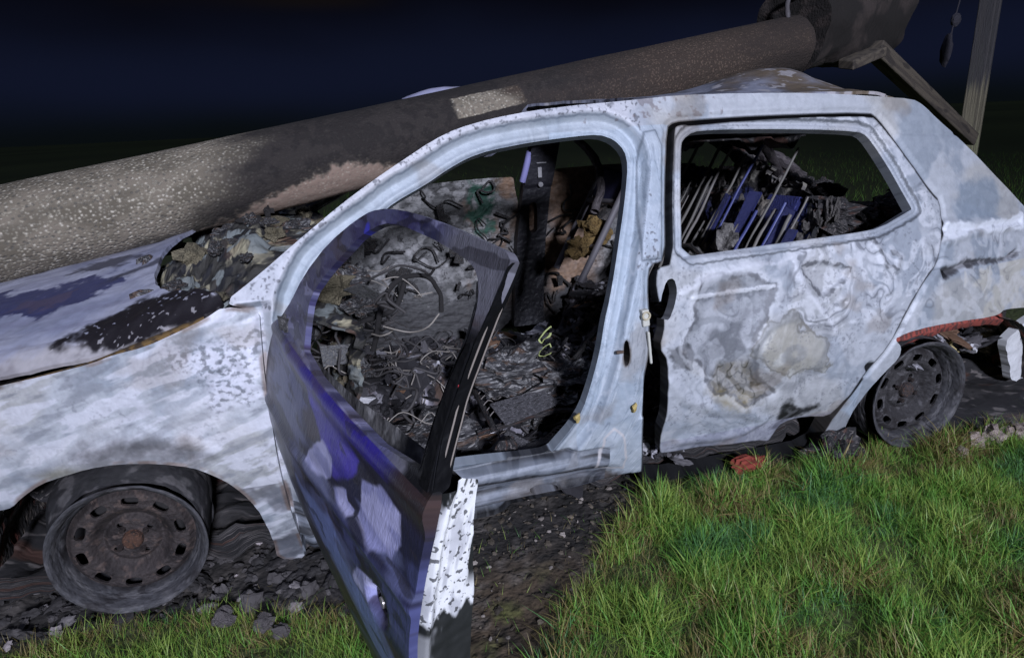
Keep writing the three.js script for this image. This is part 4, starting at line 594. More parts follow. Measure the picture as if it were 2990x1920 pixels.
// far side of the shell
const farZ = y => y > 0.85 ? -1.52 + 0.3 * (y - 0.85) : -1.52 - 0.03 * Math.sin(y * 3.3);
const onFar = (x, y, v) => v.set(x, y, farZ(y) + 0.006 * fbm(x * 6, y * 6, 3, 3));
const farMap = colorTex(1024, 512, (u, v) => {
  const x = u * 2.4, y = v * 1.1, n = fbm(x * 6, y * 6, 3, 5), m = fbm(x * 16, y * 16, 7, 4), sw = fbm(x * 8 + n * 4, y * 8 + m * 3, 11, 3), p = fbm(x * 50, y * 50, 13, 2);
  let c = mix([0.2, 0.195, 0.195], [0.085, 0.083, 0.083], sstep(-0.1, 0.1, n)); c = mix(c, [0.02, 0.019, 0.019], sstep(0.05, 0.0, Math.abs(sw)) * 0.9); c = mix(c, [0.33, 0.32, 0.32], sstep(0.08, 0.2, m) * 0.6);
  c = mix(c, [0.25, 0.15, 0.09], sstep(0.98, 1.25, x + n * 0.7 + y * 0.1) * sstep(1.6, 1.4, x) * 0.8); c = mix(c, [0.02, 0.075, 0.05], sstep(0.03, -0.02, Math.hypot((x - 0.9) * 1.0, (y - 0.76) * 0.5) - 0.055 + m * 0.14) * 0.95); if (y < 0.4) c = mix(c, [0.05, 0.048, 0.05], sstep(0.45, 0.25, y + n * 0.4)); const k = 1 + p * 0.7; return [c[0] * k, c[1] * k, c[2] * k];
}), farMat = std({ map: farMap, roughness: 0.7, bumpMap: charBump, bumpScale: 0.01 }), farUV = (x, y) => [(x - 0.4) / 2.4, y / 1.1];
const ridges = (x, y) => 0.014 * sstep(0.02, 0, Math.abs(fbm(x * 4, y * 4, 21, 2))) - 0.02 * sstep(0.02, -0.02, Math.hypot((x - 1.0) * 0.7, y - 0.55) - 0.17);
part('far_front_door', panel({ outer: smooth([[0.45, 0.05], [1.5, 0.05], [1.5, 0.9], [1.3, 0.905], [0.9, 0.89], [0.58, 0.84]]), cell: 0.012, depth: -0.03, pos: onFar, bump: ridges, uv: farUV }), farMat, car);
{ const R = rng(91), g = [], h = []; for (let k = 0; k < 34; k++) { let x = 0.6 + R() * 1.6, y = 0.3 + R() * 0.55; const q = []; for (let i = 0; i < 6; i++) { q.push([x, clamp(y, 0.15, 0.9), farZ(y) + 0.02 + R() * 0.04]); x += (R() - 0.5) * 0.16; y += (R() - 0.5) * 0.14; } (k % 3 ? g : h).push(tube(q, 0.003 + R() * 0.004, 18, 5)); } for (let k = 0; k < 24; k++) h.push(jitter(boxAt(0.02 + R() * 0.07, 0.02 + R() * 0.06, 0.012, 0.7 + R() * 1.5, 0.25 + R() * 0.55, -1.46, R(), R(), R() * 3, 0.002), 0.03, 12, k)); part('far_door_wiring', g, soot, car, 'stuff'); part('far_door_bracket', h, charred, car, 'stuff'); }
part('far_rear_door', panel({ outer: smooth([[1.48, 0.05], [2.1, 0.05], [2.35, 0.4], [2.55, 0.9], [2.1, 0.935], [1.5, 0.925]]), cell: 0.012, depth: -0.03, pos: onFar, bump: ridges, uv: farUV }), farMat, car);
const slot = (x, y, w, h) => { const q = []; for (let i = 0; i < 14; i++) { const t = i / 14 * 6.2832; q.push([x + w * Math.sign(Math.cos(t)) * Math.abs(Math.cos(t)) ** 0.5, y + h * Math.sign(Math.sin(t)) * Math.abs(Math.sin(t)) ** 0.5]); } return q; };
part('far_door_pillar', panel({ outer: [[1.42, 0.15], [1.58, 0.15], [1.61, 0.6], [1.665, 1.08], [1.53, 1.08], [1.46, 0.6]], holes: [slot(1.545, 0.7, 0.022, 0.075), slot(1.575, 0.86, 0.012, 0.012)], cell: 0.008, depth: 0.05, pos: (x, y, v) => v.set(x, y, farZ(y) + 0.06), uv: (x, y) => [x, y] }), std({ color: rgb(0.022, 0.021, 0.027), roughness: 0.5, bumpMap: charBump, bumpScale: 0.004 }), car);
const fit = std({ color: rgb(0.26, 0.25, 0.26), roughness: 0.5 }); for (const g of [boxAt(0.05, 0.006, 0.008, 1.575, 0.965, farZ(0.96) + 0.066), boxAt(0.02, 0.05, 0.006, 1.57, 0.92, farZ(0.92) + 0.066), new THREE.CylinderGeometry(0.012, 0.012, 0.012, 16).rotateX(Math.PI / 2).translate(1.577, 0.862, farZ(0.86) + 0.068)]) part('pillar_fitting', g, fit, car);
part('belt_runner', tube([[1.52, 1.02, farZ(1.0) + 0.05], [1.505, 0.95, farZ(0.95) + 0.05], [1.49, 0.88, farZ(0.88) + 0.05]], 0.016, 12, 8), std({ color: rgb(0.26, 0.25, 0.5), roughness: 0.5 }), car);
part('far_roof_rail', [jitter(tube([[0.45, 0.82, -1.48], [0.8, 0.98, -1.44], [1.2, 1.12, -1.42], [1.7, 1.14, -1.42], [2.4, 1.14, -1.44]], 0.035, 60, 8), 0.02, 6)], charred, car);
part('far_rear_pillar', [jitter(tube([[2.4, 1.14, -1.44], [2.65, 0.98, -1.46], [2.85, 0.82, -1.46], [3.05, 0.6, -1.42]], 0.05, 30, 9), 0.04, 7), jitter(boxAt(0.75, 0.5, 0.02, 2.75, 0.42, -1.5), 0.05, 5)], dark, car);
// seats
{
  const bar = (...q) => tube(q, 0.011, 14, 8), R = rng(51);
  part('driver_seat_frame', [bar([0.95, 0.2, -0.28], [1.2, 0.24, -0.27], [1.42, 0.2, -0.27]), bar([0.95, 0.2, -0.68], [1.2, 0.24, -0.68], [1.42, 0.2, -0.68]), bar([1.0, 0.22, -0.26], [1.0, 0.24, -0.5], [1.0, 0.22, -0.7]), bar([1.3, 0.23, -0.26], [1.3, 0.25, -0.5], [1.3, 0.23, -0.7]), bar([1.4, 0.2, -0.28], [1.6, 0.42, -0.3], [1.78, 0.66, -0.34], [1.82, 0.7, -0.48], [1.78, 0.66, -0.62], [1.6, 0.42, -0.68], [1.4, 0.2, -0.68]), bar([1.5, 0.3, -0.29], [1.5, 0.31, -0.68]), bar([1.65, 0.5, -0.31], [1.65, 0.5, -0.66])], dark, car);
  const sp = []; for (let k = 0; k < 9; k++) { const z = -0.31 - k * 0.045, q = []; for (let i = 0; i <= 16; i++) q.push([1.0 + i * 0.019, 0.245 + 0.012 * Math.sin(i * 1.6), z + 0.008 * Math.cos(i * 1.6)]); sp.push(tube(q, 0.0022, 34, 5)); } const spm = std({ color: rgb(0.17, 0.15, 0.14) }); for (const g of sp) part('seat_spring', g, spm, car);
  part('seat_plate', [jitter(boxAt(0.2, 0.006, 0.1, 1.12, 0.26, -0.3, 0.2, 0.25, 0.05), 0.04, 7), jitter(boxAt(0.12, 0.006, 0.12, 1.05, 0.17, -0.2, 0.4, 0.7, -0.1), 0.04, 9), jitter(boxAt(0.16, 0.006, 0.07, 1.16, 0.2, -0.16, -0.3, -0.3, 0.25), 0.03, 9)], sheetMat([0.09, 0.086, 0.092], [[0.035, 0.032, 0.034], [0.2, 0.19, 0.2]], 51), car);
  { const g = [], g2 = []; for (let k = 0; k < 130; k++) { const x = 0.6 + R() * 1.05, z = -0.14 - R() * 1.2, q = 0.01 + R() * R() * 0.05; (k % 3 ? g : g2).push(lump(x, floorY(x, z) + q * 0.3, z, q * (0.7 + R()), q * (0.4 + R() * 0.8), q * (0.7 + R()), 400 + k, 0.8, 2)); } part('charred_lump', g, dark, car, 'stuff'); part('grey_lump', g2, charred, car, 'stuff');
    const c = []; for (let k = 0; k < 16; k++) { const x = 0.8 + R() * 0.7, z = -0.2 - R() * 0.9, y = floorY(x, z) + 0.03, a = R() * 6.3, q = [], n = 30, rr = 0.012 + R() * 0.012; for (let i = 0; i <= n; i++) q.push([x + Math.cos(a) * i * 0.004 + Math.cos(i * 1.3) * rr * Math.sin(a), y + Math.sin(i * 1.3) * rr, z + Math.sin(a) * i * 0.004 - Math.cos(i * 1.3) * rr * Math.cos(a)]); c.push(tube(q, 0.0018, 80, 5)); } part('coil_spring', c, std({ color: rgb(0.12, 0.1, 0.09), roughness: 0.6 }), car, 'stuff'); }
  part('ash_clump', [lump(1.1, 0.33, -0.45, 0.13, 0.07, 0.1, 3, 0.7), lump(1.3, 0.3, -0.38, 0.12, 0.06, 0.09, 7, 0.8), lump(0.8, 0.18, -0.35, 0.16, 0.05, 0.12, 9, 0.7)], charred, car);
  const bk = [[1.56, 0.5, -1.2], [1.7, 0.76, -1.2], [1.78, 0.9, -1.18], [1.82, 0.92, -1.05], [1.78, 0.9, -0.92], [1.7, 0.76, -0.9], [1.56, 0.5, -0.9]];
  part('passenger_seat_frame', [tube(bk, 0.015, 40, 8), tube([[1.62, 0.62, -1.2], [1.64, 0.64, -0.9]], 0.012, 10, 7), tube([[1.72, 0.8, -1.2], [1.74, 0.82, -0.9]], 0.012, 10, 7)], std({ color: rgb(0.12, 0.11, 0.12), roughness: 0.6 }), car);
  part('headrest_block', jitter(boxAt(0.09, 0.14, 0.24, 1.8, 0.86, -1.08, 0.1, 0, -0.5, 0.015), 0.03, 8), std({ color: rgb(0.02, 0.02, 0.06), roughness: 0.6 }), car);
  part('seat_foam', [lump(1.66, 0.71, -1.0, 0.055, 0.045, 0.05, 2, 0.9), lump(1.6, 0.63, -0.98, 0.06, 0.045, 0.045, 5, 0.9), lump(1.7, 0.66, -1.04, 0.05, 0.035, 0.05, 8, 0.9)], std({ color: rgb(0.24, 0.155, 0.055), roughness: 0.95, bumpMap: charBump, bumpScale: 0.012 }), car);
  part('rusty_plate', jitter(boxAt(0.02, 0.1, 0.05, 1.82, 0.82, -0.92, 0, 0, -0.5), 0.02, 9), std({ color: rgb(0.3, 0.17, 0.12) }), car);
  // rear bench: reclined rods with scorched blue panels between them
  const rod = (z, r, len = 1) => tube([[1.9, 0.45, z], [1.9 + 0.15 * len, 0.45 + 0.27 * len, z - 0.01], [1.9 + 0.3 * len, 0.45 + 0.54 * len, z - 0.01]], r, 14, 7), rods = [], blue = [], grey = [];
  for (let i = 0; i < 22; i++) { const z = -0.24 - i * 0.047 - R() * 0.03; ([grey, rods, i < 9 ? blue : rods][i % 3]).push(rod(z, 0.0025 + R() * 0.005, 0.5 + R() * 0.6)); }
  for (const [list, m] of [[rods, std({ color: rgb(0.13, 0.12, 0.11), roughness: 0.6 })], [blue, std({ color: rgb(0.05, 0.06, 0.2), roughness: 0.5 })], [grey, std({ color: rgb(0.17, 0.155, 0.145), roughness: 0.6 })]]) for (const g of list) part('seat_back_rod', jitter(g, 0.014, 5, g.attributes.position.getZ(0) * 40), m, car);
  const slab = (z, w, y0, y1, off) => { const h = Math.hypot(0.56, 1) * (y1 - y0), ym = (y0 + y1) / 2; return jitter(boxAt(0.012, h, w, 1.93 + off + (ym - 0.45) * 0.56, ym, z, 0, 0, -0.51, 0.004), 0.05, 9, z * 9); };
  part('blue_seat_back', [slab(-0.45, 0.2, 0.62, 0.86, 0.02), slab(-0.32, 0.05, 0.44, 0.82, -0.03), slab(-0.25, 0.035, 0.44, 0.78, -0.04), slab(-0.55, 0.04, 0.5, 0.86, -0.03), slab(-0.7, 0.035, 0.5, 0.84, -0.03), slab(-0.85, 0.12, 0.46, 0.6, 0.0)], std({ color: rgb(0.04, 0.047, 0.2), roughness: 0.55, bumpMap: charBump, bumpScale: 0.008 }), car);
  part('burnt_seat_back', [slab(-0.62, 0.22, 0.45, 0.78, 0.0), slab(-1.0, 0.2, 0.5, 0.84, 0.0), slab(-1.22, 0.14, 0.55, 0.8, 0)], charred, car);
  part('seat_lump', [lump(2.03, 0.66, -0.56, 0.05, 0.08, 0.06, 11, 0.6), lump(1.98, 0.58, -0.42, 0.04, 0.07, 0.04, 13, 0.6), lump(2.02, 0.6, -0.7, 0.05, 0.06, 0.07, 17, 0.6)], sheetMat([0.15, 0.14, 0.135], [[0.06, 0.055, 0.055], [0.25, 0.235, 0.22]], 61), car);
  { const g = [], g5 = []; for (let k = 0; k < 150; k++) { const z = -0.2 - R() * 1.1, t = R(); (k % 4 ? g : g5).push(lump(1.95 + t * 0.24 + (R() - 0.5) * 0.05, 0.46 + t * 0.38, z, 0.006 + R() * 0.016, 0.01 + R() * 0.05, 0.006 + R() * 0.02, 200 + k, 0.7, 2)); } part('seat_stuffing', g, sheetMat([0.1, 0.09, 0.085], [[0.035, 0.03, 0.03], [0.15, 0.135, 0.12]], 83), car, 'stuff'); part('pale_seat_stuffing', g5, sheetMat([0.16, 0.14, 0.12], [[0.07, 0.06, 0.055], [0.24, 0.21, 0.17]], 81), car, 'stuff'); }
  part('seat_back_shell', panel({ outer: smooth([[0.16, 0.42], [1.4, 0.42], [1.42, 0.8], [1.2, 0.93], [0.95, 0.9], [0.7, 0.97], [0.5, 0.88], [0.34, 0.9], [0.2, 0.74]]), cell: 0.012, depth: 0.01, ragged: 0.08, pos: (b, y, v) => v.set(1.99 + (y - 0.45) * 0.5, y, -b), bump: (b, y) => 0.05 * fbm(b * 8, y * 5, 3, 4) + 0.035 * Math.abs(fbm(b * 20, y * 12, 7, 3)), uv: (b, y) => [b / 1.5, (y - 0.4) * 1.5] }), std({ roughness: 0.85, bumpMap: charBump, bumpScale: 0.012, map: colorTex(512, 512, (u, v) => { const x = u * 1.5, y = v * 0.67, n = fbm(x * 9, y * 9, 3, 5), m = fbm(x * 24, y * 18, 9, 4); let c = mix([0.03, 0.027, 0.027], [0.11, 0.1, 0.095], sstep(0, 0.14, n)); c = mix(c, [0.24, 0.22, 0.19], sstep(0.1, 0.2, m) * 0.8); c = mix(c, [0.03, 0.04, 0.16], sstep(0.05, 0.14, fbm(x * 5, y * 5, 19, 3)) * 0.85); c = mix(c, [0.01, 0.01, 0.011], sstep(0.05, 0.14, -m)); return c; }) }), car);
  // hanging, twisted headlining bars and boot junk
  part('roof_bow', [jitter(tube([[1.7, 1.08, -1.3], [1.74, 1.0, -1.2], [1.72, 0.88, -1.05], [1.66, 0.78, -0.98]], 0.018, 24, 8), 0.02, 9), jitter(tube([[2.3, 1.08, -0.9], [2.5, 1.0, -1.0], [2.66, 0.86, -1.1], [2.74, 0.72, -1.12]], 0.022, 24, 8), 0.03, 9), jitter(tube([[2.4, 1.06, -1.2], [2.7, 0.95, -1.25], [2.95, 0.82, -1.3]], 0.03, 24, 8), 0.04, 9)], sheetMat([0.1, 0.085, 0.09], [[0.05, 0.042, 0.045], [0.17, 0.15, 0.15]], 71), car);
  const junk = []; for (let k = 0; k < 190; k++) junk.push(lump(2.2 + R() * 0.72, 0.35 + R() * 0.52, -0.3 - R() * 1.15, 0.03 + R() * 0.06, 0.02 + R() * 0.05, 0.03 + R() * 0.06, k, 0.8, 2)); part('boot_debris', junk, dark, car, 'stuff');
  part('headlining', panel({ outer: smooth([[1.7, 0.4], [2.35, 0.4], [2.4, 1.3], [1.8, 1.35]]), cell: 0.03, depth: 0.005, pos: (x, b, v) => v.set(x, 1.07 - 0.1 * Math.max(0, fbm(x * 5, b * 4, 7, 3)) * 3 - 0.03 * sstep(0.4, 0.2, b), -b), ragged: 0.05 }), dark, car);
}
// underside and bulkhead, sooted black
part('underbody', [jitter(new THREE.BoxGeometry(3.4, 0.06, 1.3, 140, 2, 50).translate(1.1, 0.05, -0.82), 0.09, 7, 3), boxAt(0.05, 0.5, 1.3, 0.38, 0.38, -0.82, 0, 0, 0, 0.01), boxAt(0.04, 0.4, 1.25, 3.02, 0.4, -0.82, 0, 0, 0, 0.01), jitter(new THREE.BoxGeometry(0.9, 0.3, 1.1, 40, 14, 40).translate(-0.3, 0.4, -0.85), 0.12, 6, 9)], dark, car);
//@@POLE
// ------------------------------------------------------------------ the fallen concrete pole
const pole = thing('concrete_pole', 'fallen round concrete pole, half blackened by fire, lying across the car roof', 'utility pole', [1.34, 1.05, -1.26]);
{
  const dir = poleB.clone().sub(poleA), len0 = dir.length(); dir.normalize(); const t0 = -0.75, t1 = 1.12, len = len0 * (t1 - t0), RAD = 0.147;
  const nA = 96, nL = 260, p = [], uv = [], idx = [], toCam = new THREE.Vector3(0, 0.05, 1).normalize(), side = toCam.clone().sub(dir.clone().multiplyScalar(toCam.dot(dir))).normalize(), upv = dir.clone().cross(side).normalize().multiplyScalar(-1); if (upv.y < 0) upv.negate();
  for (let j = 0; j <= nL; j++) for (let i = 0; i <= nA; i++) {
    const t = t0 + (t1 - t0) * j / nL, a = i / nA * Math.PI * 2, c = poleA.clone().lerp(poleB, t), r = RAD * (1 + 0.035 * fbm(Math.cos(a) * 1.5, Math.sin(a) * 1.5, t * 6, 4));
    c.addScaledVector(side, Math.cos(a) * r).addScaledVector(upv, Math.sin(a) * r); p.push(c.x, c.y, c.z); uv.push(i / nA, j / nL);
    if (i && j) { const k = j * (nA + 1) + i; idx.push(k - nA - 2, k - nA - 1, k, k - nA - 2, k, k - 1); }
  }
  const g = new THREE.BufferGeometry(); g.setAttribute('position', new THREE.Float32BufferAttribute(p, 3)); g.setAttribute('uv', new THREE.Float32BufferAttribute(uv, 2)); g.setIndex(idx); g.computeVertexNormals();
  const cellN = (x, y, z) => { const xi = Math.floor(x), yi = Math.floor(y), zi = Math.floor(z); let best = 9, id = 0; for (let a = -1; a < 2; a++) for (let b = -1; b < 2; b++) for (let c = -1; c < 2; c++) { const X = xi + a, Y = yi + b, Z = zi + c, h = Math.sin(X * 127.1 + Y * 311.7 + Z * 74.7) * 43758.5453, f = h - Math.floor(h), h2 = f * 917.3 % 1, h3 = f * 5171.7 % 1, d = (X + f - x) ** 2 + (Y + h2 - y) ** 2 + (Z + h3 - z) ** 2; if (d < best) { best = d; id = f; } } return [Math.sqrt(best), id]; };
  const cache = new Float32Array(512 * 2048);
  const map = colorTex(512, 2048, (u, v) => {
    const t = t0 + (t1 - t0) * v, a = u * Math.PI * 2, ang = a > Math.PI ? a - Math.PI * 2 : a; // 0 faces the camera side, + is up
    const X = Math.cos(a) * RAD, Y = Math.sin(a) * RAD, Z = t * len0, n = fbm(X * 9, Y * 9, Z * 4, 4), m = fbm(X * 30, Y * 30, Z * 30, 3);
    const [d, id] = cellN(X * 105, Y * 105, Z * 105); let c = mix([0.2, 0.168, 0.128], [0.125, 0.105, 0.078], sstep(-0.1, 0.15, n));
    const peb = sstep(0.55, 0.25, d); c = mix(c, id < 0.35 ? [0.36, 0.32, 0.25] : id < 0.5 ? [0.55, 0.5, 0.41] : id < 0.8 ? [0.25, 0.225, 0.18] : [0.11, 0.1, 0.085], peb * 0.85);
    const h = Math.sin(ang); let brown = sstep(0.45, 0.6, t + n * 0.2); c = mix(c, mix([0.042, 0.028, 0.021], [0.12, 0.08, 0.058], peb * (id < 0.4 ? 1 : 0.1)), brown * 0.95);
    // soot: starts at a slanting edge, leaves a scoured pinkish strip underneath, thins out past the middle
    const e0 = 0.178 + 0.04 * h + n * 0.05 + m * 0.02, s0 = sstep(e0 - 0.035, e0 + 0.035, t + m * 0.03), s1 = 1 - sstep(0.5, 0.78, t + n * 0.16);
    const ups = [[0.1, -1.3], [0.16, -1.02], [0.2, -0.74], [0.235, -0.42], [0.29, -0.26], [0.33, -0.4], [0.37, -0.8], [0.42, -1.3]]; let lim = -1.3; for (let q = 0; q + 1 < ups.length; q++) if (t >= ups[q][0] && t < ups[q + 1][0]) lim = lerp(ups[q][1], ups[q + 1][1], (t - ups[q][0]) / (ups[q + 1][0] - ups[q][0]));
    const strip = sstep(0.12, -0.1, h - lim + n * 0.3 + m * 0.3);
    c = mix(c, [0.36, 0.25, 0.2], strip * 0.7 * (1 - peb * 0.3));
    const patch = sstep(0.02, -0.01, Math.max((Math.abs(t - 0.475) - 0.042) * 4, Math.abs(h - 0.42) - 0.26) + n * 0.05 + m * 0.04);
    c = mix(c, mix([0.013, 0.01, 0.0105], [0.024, 0.019, 0.018], sstep(-0.1, 0.2, m + n)), s0 * s1 * (1 - strip) * (1 - patch) * 0.97);
    c = mix(c, [0.03, 0.022, 0.019], sstep(0.84, 1.0, t + n * 0.2) * 0.85);
    cache[Math.floor(v * 2048) * 512 + Math.floor(u * 512)] = 0.4 + peb * 0.35 * (1 - strip * 0.7) * (1 - s0 * s1 * 0.5) + m * 0.25; return c;
  });
  const bump = grayTex(512, 2048, (u, v) => cache[Math.floor(v * 2048) * 512 + Math.floor(u * 512)]);
  part('pole_shaft', g, std({ map, bumpMap: bump, bumpScale: 0.008, roughness: 0.92 }), pole);
  // charred collar at the far end
  const col = new THREE.CylinderGeometry(0.27, 0.235, 0.66, 64, 24); col.rotateX(Math.PI / 2); jitter(col, 0.07, 3.5, 3);
  col.applyMatrix4(new THREE.Matrix4().lookAt(new THREE.Vector3(), dir.clone().negate(), new THREE.Vector3(0, 1, 0))); const cc = poleA.clone().lerp(poleB, 1.085); col.translate(cc.x, cc.y + 0.085, cc.z);
  part('charred_collar', col, std({ roughness: 0.95, bumpMap: charBump, bumpScale: 0.004, map: colorTex(512, 512, (u, v) => { const n = fbm(u * 8, v * 4, 3, 5); return mix([0.014, 0.011, 0.01], [0.045, 0.034, 0.03], sstep(-0.05, 0.25, n)); }) }), pole);
  const h0 = poleA.clone().lerp(poleB, 1.0); part('wire_hook', jitter(tube([[h0.x - 0.08, h0.y + 0.12, h0.z + 0.05], [h0.x - 0.1, h0.y + 0.21, h0.z + 0.07], [h0.x - 0.04, h0.y + 0.235, h0.z + 0.08], [h0.x + 0.03, h0.y + 0.22, h0.z + 0.08], [h0.x + 0.04, h0.y + 0.14, h0.z + 0.06]], 0.012, 24, 8), 0.01, 20), std({ color: rgb(0.12, 0.11, 0.12), roughness: 0.6 }), pole);
}
const woodMap = colorTex(256, 1024, (u, v) => { const g = fbm(u * 14, v * 2.2, 3, 4), n = fbm(u * 4, v * 5, 7, 3); let c = mix([0.2, 0.175, 0.12], [0.12, 0.105, 0.075], sstep(-0.1, 0.15, g)); c = mix(c, [0.24, 0.25, 0.13], sstep(0.0, 0.2, n) * 0.5); c = mix(c, [0.045, 0.042, 0.05], sstep(0.47, 0.53, v + g * 0.05 + n * 0.08) * 0.9); return c; });  // grain and greenish tint, much darker in the upper half
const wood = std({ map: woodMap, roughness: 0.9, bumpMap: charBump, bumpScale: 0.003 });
const strutMap = colorTex(128, 512, (u, v) => { const g = fbm(u * 12, v * 3, 5, 4), n = fbm(u * 4, v * 6, 9, 3); let c = mix([0.11, 0.09, 0.068], [0.07, 0.056, 0.045], sstep(-0.1, 0.15, g)); c = mix(c, [0.035, 0.028, 0.025], sstep(0.1, 0.22, n) * 0.8); return c; });
function beam(a, b, w, d, m, roll = 0) { // squared timber from a to b
  const A = new THREE.Vector3(...a), B = new THREE.Vector3(...b), L0 = A.distanceTo(B), g = new RoundedBoxGeometry(w, L0, d, 3, 0.008); { const q = g.attributes.position, t = g.attributes.uv; for (let i = 0; i < q.count; i++) t.setXY(i, (q.getX(i) + q.getZ(i)) * 4 + 0.5, q.getY(i) / L0 + 0.5); } g.rotateY(roll); g.applyQuaternion(new THREE.Quaternion().setFromUnitVectors(new THREE.Vector3(0, 1, 0), B.clone().sub(A).normalize())); g.translate((A.x + B.x) / 2, (A.y + B.y) / 2, (A.z + B.z) / 2); return g;
}
top('timber_post', [beam([5.02, -0.1, -2.12], [5.1, 2.6, -2.22], 0.055, 0.1, wood, 0.5), beam([5.075, -0.1, -2.12], [5.155, 2.6, -2.22], 0.045, 0.08, wood, 0.5)], wood, 'upright timber post of two planks, darker above, behind the car', 'post');
top('timber_strut', [beam([3.56, 1.455, -1.56], [4.95, 0.9, -2.05], 0.085, 0.09, wood, 0.4)], std({ map: strutMap, roughness: 0.9, bumpMap: charBump, bumpScale: 0.003 }), 'slanting timber strut from the pole end down to the upright post', 'strut');
top('timber_wedge', [beam([3.36, 1.37, -1.53], [3.6, 1.44, -1.56], 0.05, 0.1, wood, 0.3)], std({ map: strutMap, roughness: 0.9 }), 'short pale timber wedged under the charred collar of the pole', 'timber');
//@@SMALL
// ------------------------------------------------------------------ debris on the ground
scatter('charred_debris', null, 4200, 61, R => { const x = -0.8 + R() * 4.1, z = -0.75 + R() * 1.35; if (burntZone(x, z) < 0.03) return null; if (z > 0.1 && R() < 0.55) return null; const soil = x > 0.6 && z > -0.35, k = soil ? 0.002 + R() * R() * 0.007 : 0.004 + R() * R() * 0.018; return [x, groundY(x, z) + k * 0.3, z, k * (1 + R()), k * 0.7, k * (1 + R())]; }, (R, x, z) => { const t = R(); return x > 1.4 && x < 2.3 ? [0.018, 0.017, 0.017] : x > 0.7 && z > -0.2 ? (t < 0.6 ? [0.045, 0.035, 0.025] : t < 0.85 ? [0.1, 0.08, 0.06] : [0.22, 0.19, 0.17]) : t < 0.62 ? [0.025, 0.022, 0.022] : t < 0.88 ? [0.07, 0.062, 0.062] : t < 0.985 ? [0.15, 0.135, 0.135] : [0.3, 0.26, 0.26]; }, 'small charred debris and pebbles lying under and beside the car', 'debris');
const stoneMat = std({ color: rgb(0.4, 0.32, 0.28), roughness: 0.9, bumpMap: charBump, bumpScale: 0.006 });
[[2.66, 0.05, 0.03, 'pale pinkish stone in front of the rear wheel, nearest the rim'], [2.74, 0.055, 0.034, 'large pale stone right of the rear wheel, left of the pair'], [2.83, 0.04, 0.022, 'pale upright stone right of the rear wheel, middle of three'], [2.87, 0.06, 0.03, 'pale stone right of the rear wheel at the right frame edge'], [2.56, 0.09, 0.02, 'small pale stone in the grass below the rear rim']].forEach(([x, z, s, label], i) => top('stone', lump(x, s * 0.7, z, s * 1.1, s, s, 70 + i, 0.6, 2), stoneMat, label, 'stone', 'pale stones round the rear wheel'));
[[0.3, 0.15, 0.02], [0.34, 0.19, 0.016], [0.2, 0.1, 0.022]].forEach(([x, z, s], i) => top('ash_lump', lump(x, s * 0.6, z, s * 1.3, s, s, 80 + i, 0.7, 2), std({ color: rgb(0.12, 0.105, 0.105), roughness: 0.95, bumpMap: charBump, bumpScale: 0.006 }), ['grey ash lump below the rear corner of the front fender', 'small grey ash lump beside the open door, nearest the grass', 'wide grey ash lump behind the front wheel'][i], 'ash lump', 'ash lumps between front wheel and open door'));
top('melted_lens', lump(1.82, 0.035, -0.06, 0.06, 0.03, 0.03, 90, 0.4, 3), std({ color: rgb(0.2, 0.035, 0.022), roughness: 0.95 }), 'red melted plastic lump lying under the rear door', 'plastic lump');
top('foam_lump', [lump(2.93, 0.22, -0.32, 0.045, 0.09, 0.04, 95, 0.7, 3)], std({ color: rgb(0.42, 0.34, 0.16), roughness: 0.95 }), 'yellowish lump of burnt foam behind the rear wheel', 'foam lump');
top('hanging_fitting', [lump(5.45, 1.76, -2.75, 0.04, 0.05, 0.03, 301, 0.3, 2), lump(5.38, 1.54, -2.73, 0.05, 0.12, 0.03, 302, 0.3, 2), tube([[5.46, 1.9, -2.75], [5.43, 1.7, -2.75], [5.4, 1.5, -2.73]], 0.006, 8, 6)], std({ color: rgb(0.045, 0.042, 0.055) }), 'dim dark hanging fitting just left of the upright timber post', 'fitting');
top('yellow_scrap', jitter(boxAt(0.022, 0.05, 0.012, -0.46, 0.06, -0.42, 0.2, 0.2, 0.1), 0.01, 40), std({ color: rgb(0.5, 0.36, 0.04) }), 'small yellow scrap in the ash ahead of the front wheel', 'scrap');
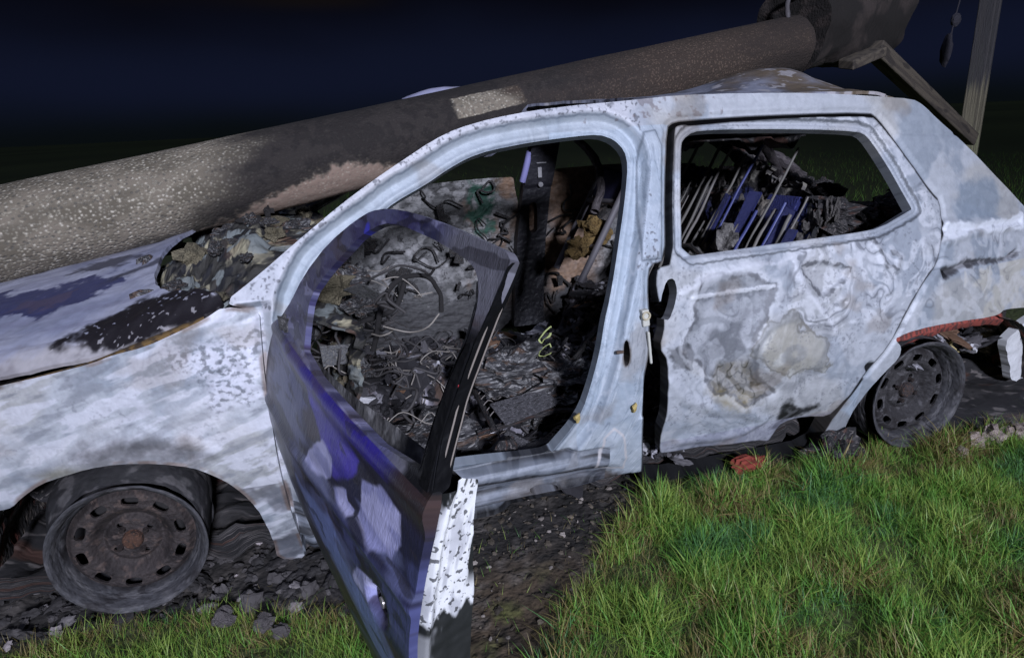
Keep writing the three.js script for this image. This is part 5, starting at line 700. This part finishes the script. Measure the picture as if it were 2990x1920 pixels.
top('charred_heap', [lump(3.0, 0.03, -0.36, 0.4, 0.1, 0.26, 97, 0.7, 4), lump(2.15, 0.03, -0.04, 0.1, 0.06, 0.06, 98, 0.9, 3)], dark, 'heap of charred remains on the ground round the rear wheel', 'burnt heap');
// ------------------------------------------------------------------ the floodlight behind the photographer
{
  const lamp = thing('floodlight_mast', 'work floodlight on a tall tripod mast, behind the camera', 'floodlight', [LAMP.pos[0], 0, LAMP.pos[2]]);
  const y = LAMP.pos[1], aim = new THREE.Vector3(...LAMP.aim).sub(new THREE.Vector3(...LAMP.pos)).normalize(), q = new THREE.Quaternion().setFromUnitVectors(new THREE.Vector3(0, 0, 1), aim), at = new THREE.Vector3(...LAMP.pos).addScaledVector(aim, -0.12);
  const head = new RoundedBoxGeometry(0.62, 0.56, 0.14, 3, 0.02); head.applyQuaternion(q); head.translate(at.x, at.y, at.z); part('lamp_head', head, std({ color: rgb(0.03, 0.03, 0.03) }), lamp);
  const face = new THREE.BoxGeometry(0.5, 0.46, 0.01); face.applyQuaternion(q); const f = at.clone().addScaledVector(aim, 0.076); face.translate(f.x, f.y, f.z); part('lamp_face', face, std({ color: rgb(0.8, 0.8, 0.8), emissive: rgb(0.9, 0.93, 1), emissiveIntensity: 4 }), lamp);
  part('mast', new THREE.CylinderGeometry(0.025, 0.035, y - 0.1, 16).translate(at.x, (y - 0.1) / 2, at.z - 0.0), std({ color: rgb(0.2, 0.2, 0.2), metalness: 0.6, roughness: 0.4 }), lamp);
  for (let k = 0; k < 3; k++) { const a = k * 2.094 + 0.3; part('leg', tube([[at.x, 1.0, at.z], [at.x + Math.cos(a) * 0.5, 0.02, at.z + Math.sin(a) * 0.5]], 0.015, 4, 8), std({ color: rgb(0.05, 0.05, 0.05) }), lamp); }
  const s = new THREE.SpotLight(LAMP.color, LAMP.power, 0, 0.75, 0.7, 2); s.position.copy(f).addScaledVector(aim, 0.03); s.target.position.set(...LAMP.aim); s.castShadow = true; s.shadow.radius = 24; s.shadow.mapSize.set(2048, 2048); scene.add(s, s.target);
}
renderer.render(scene, camera);
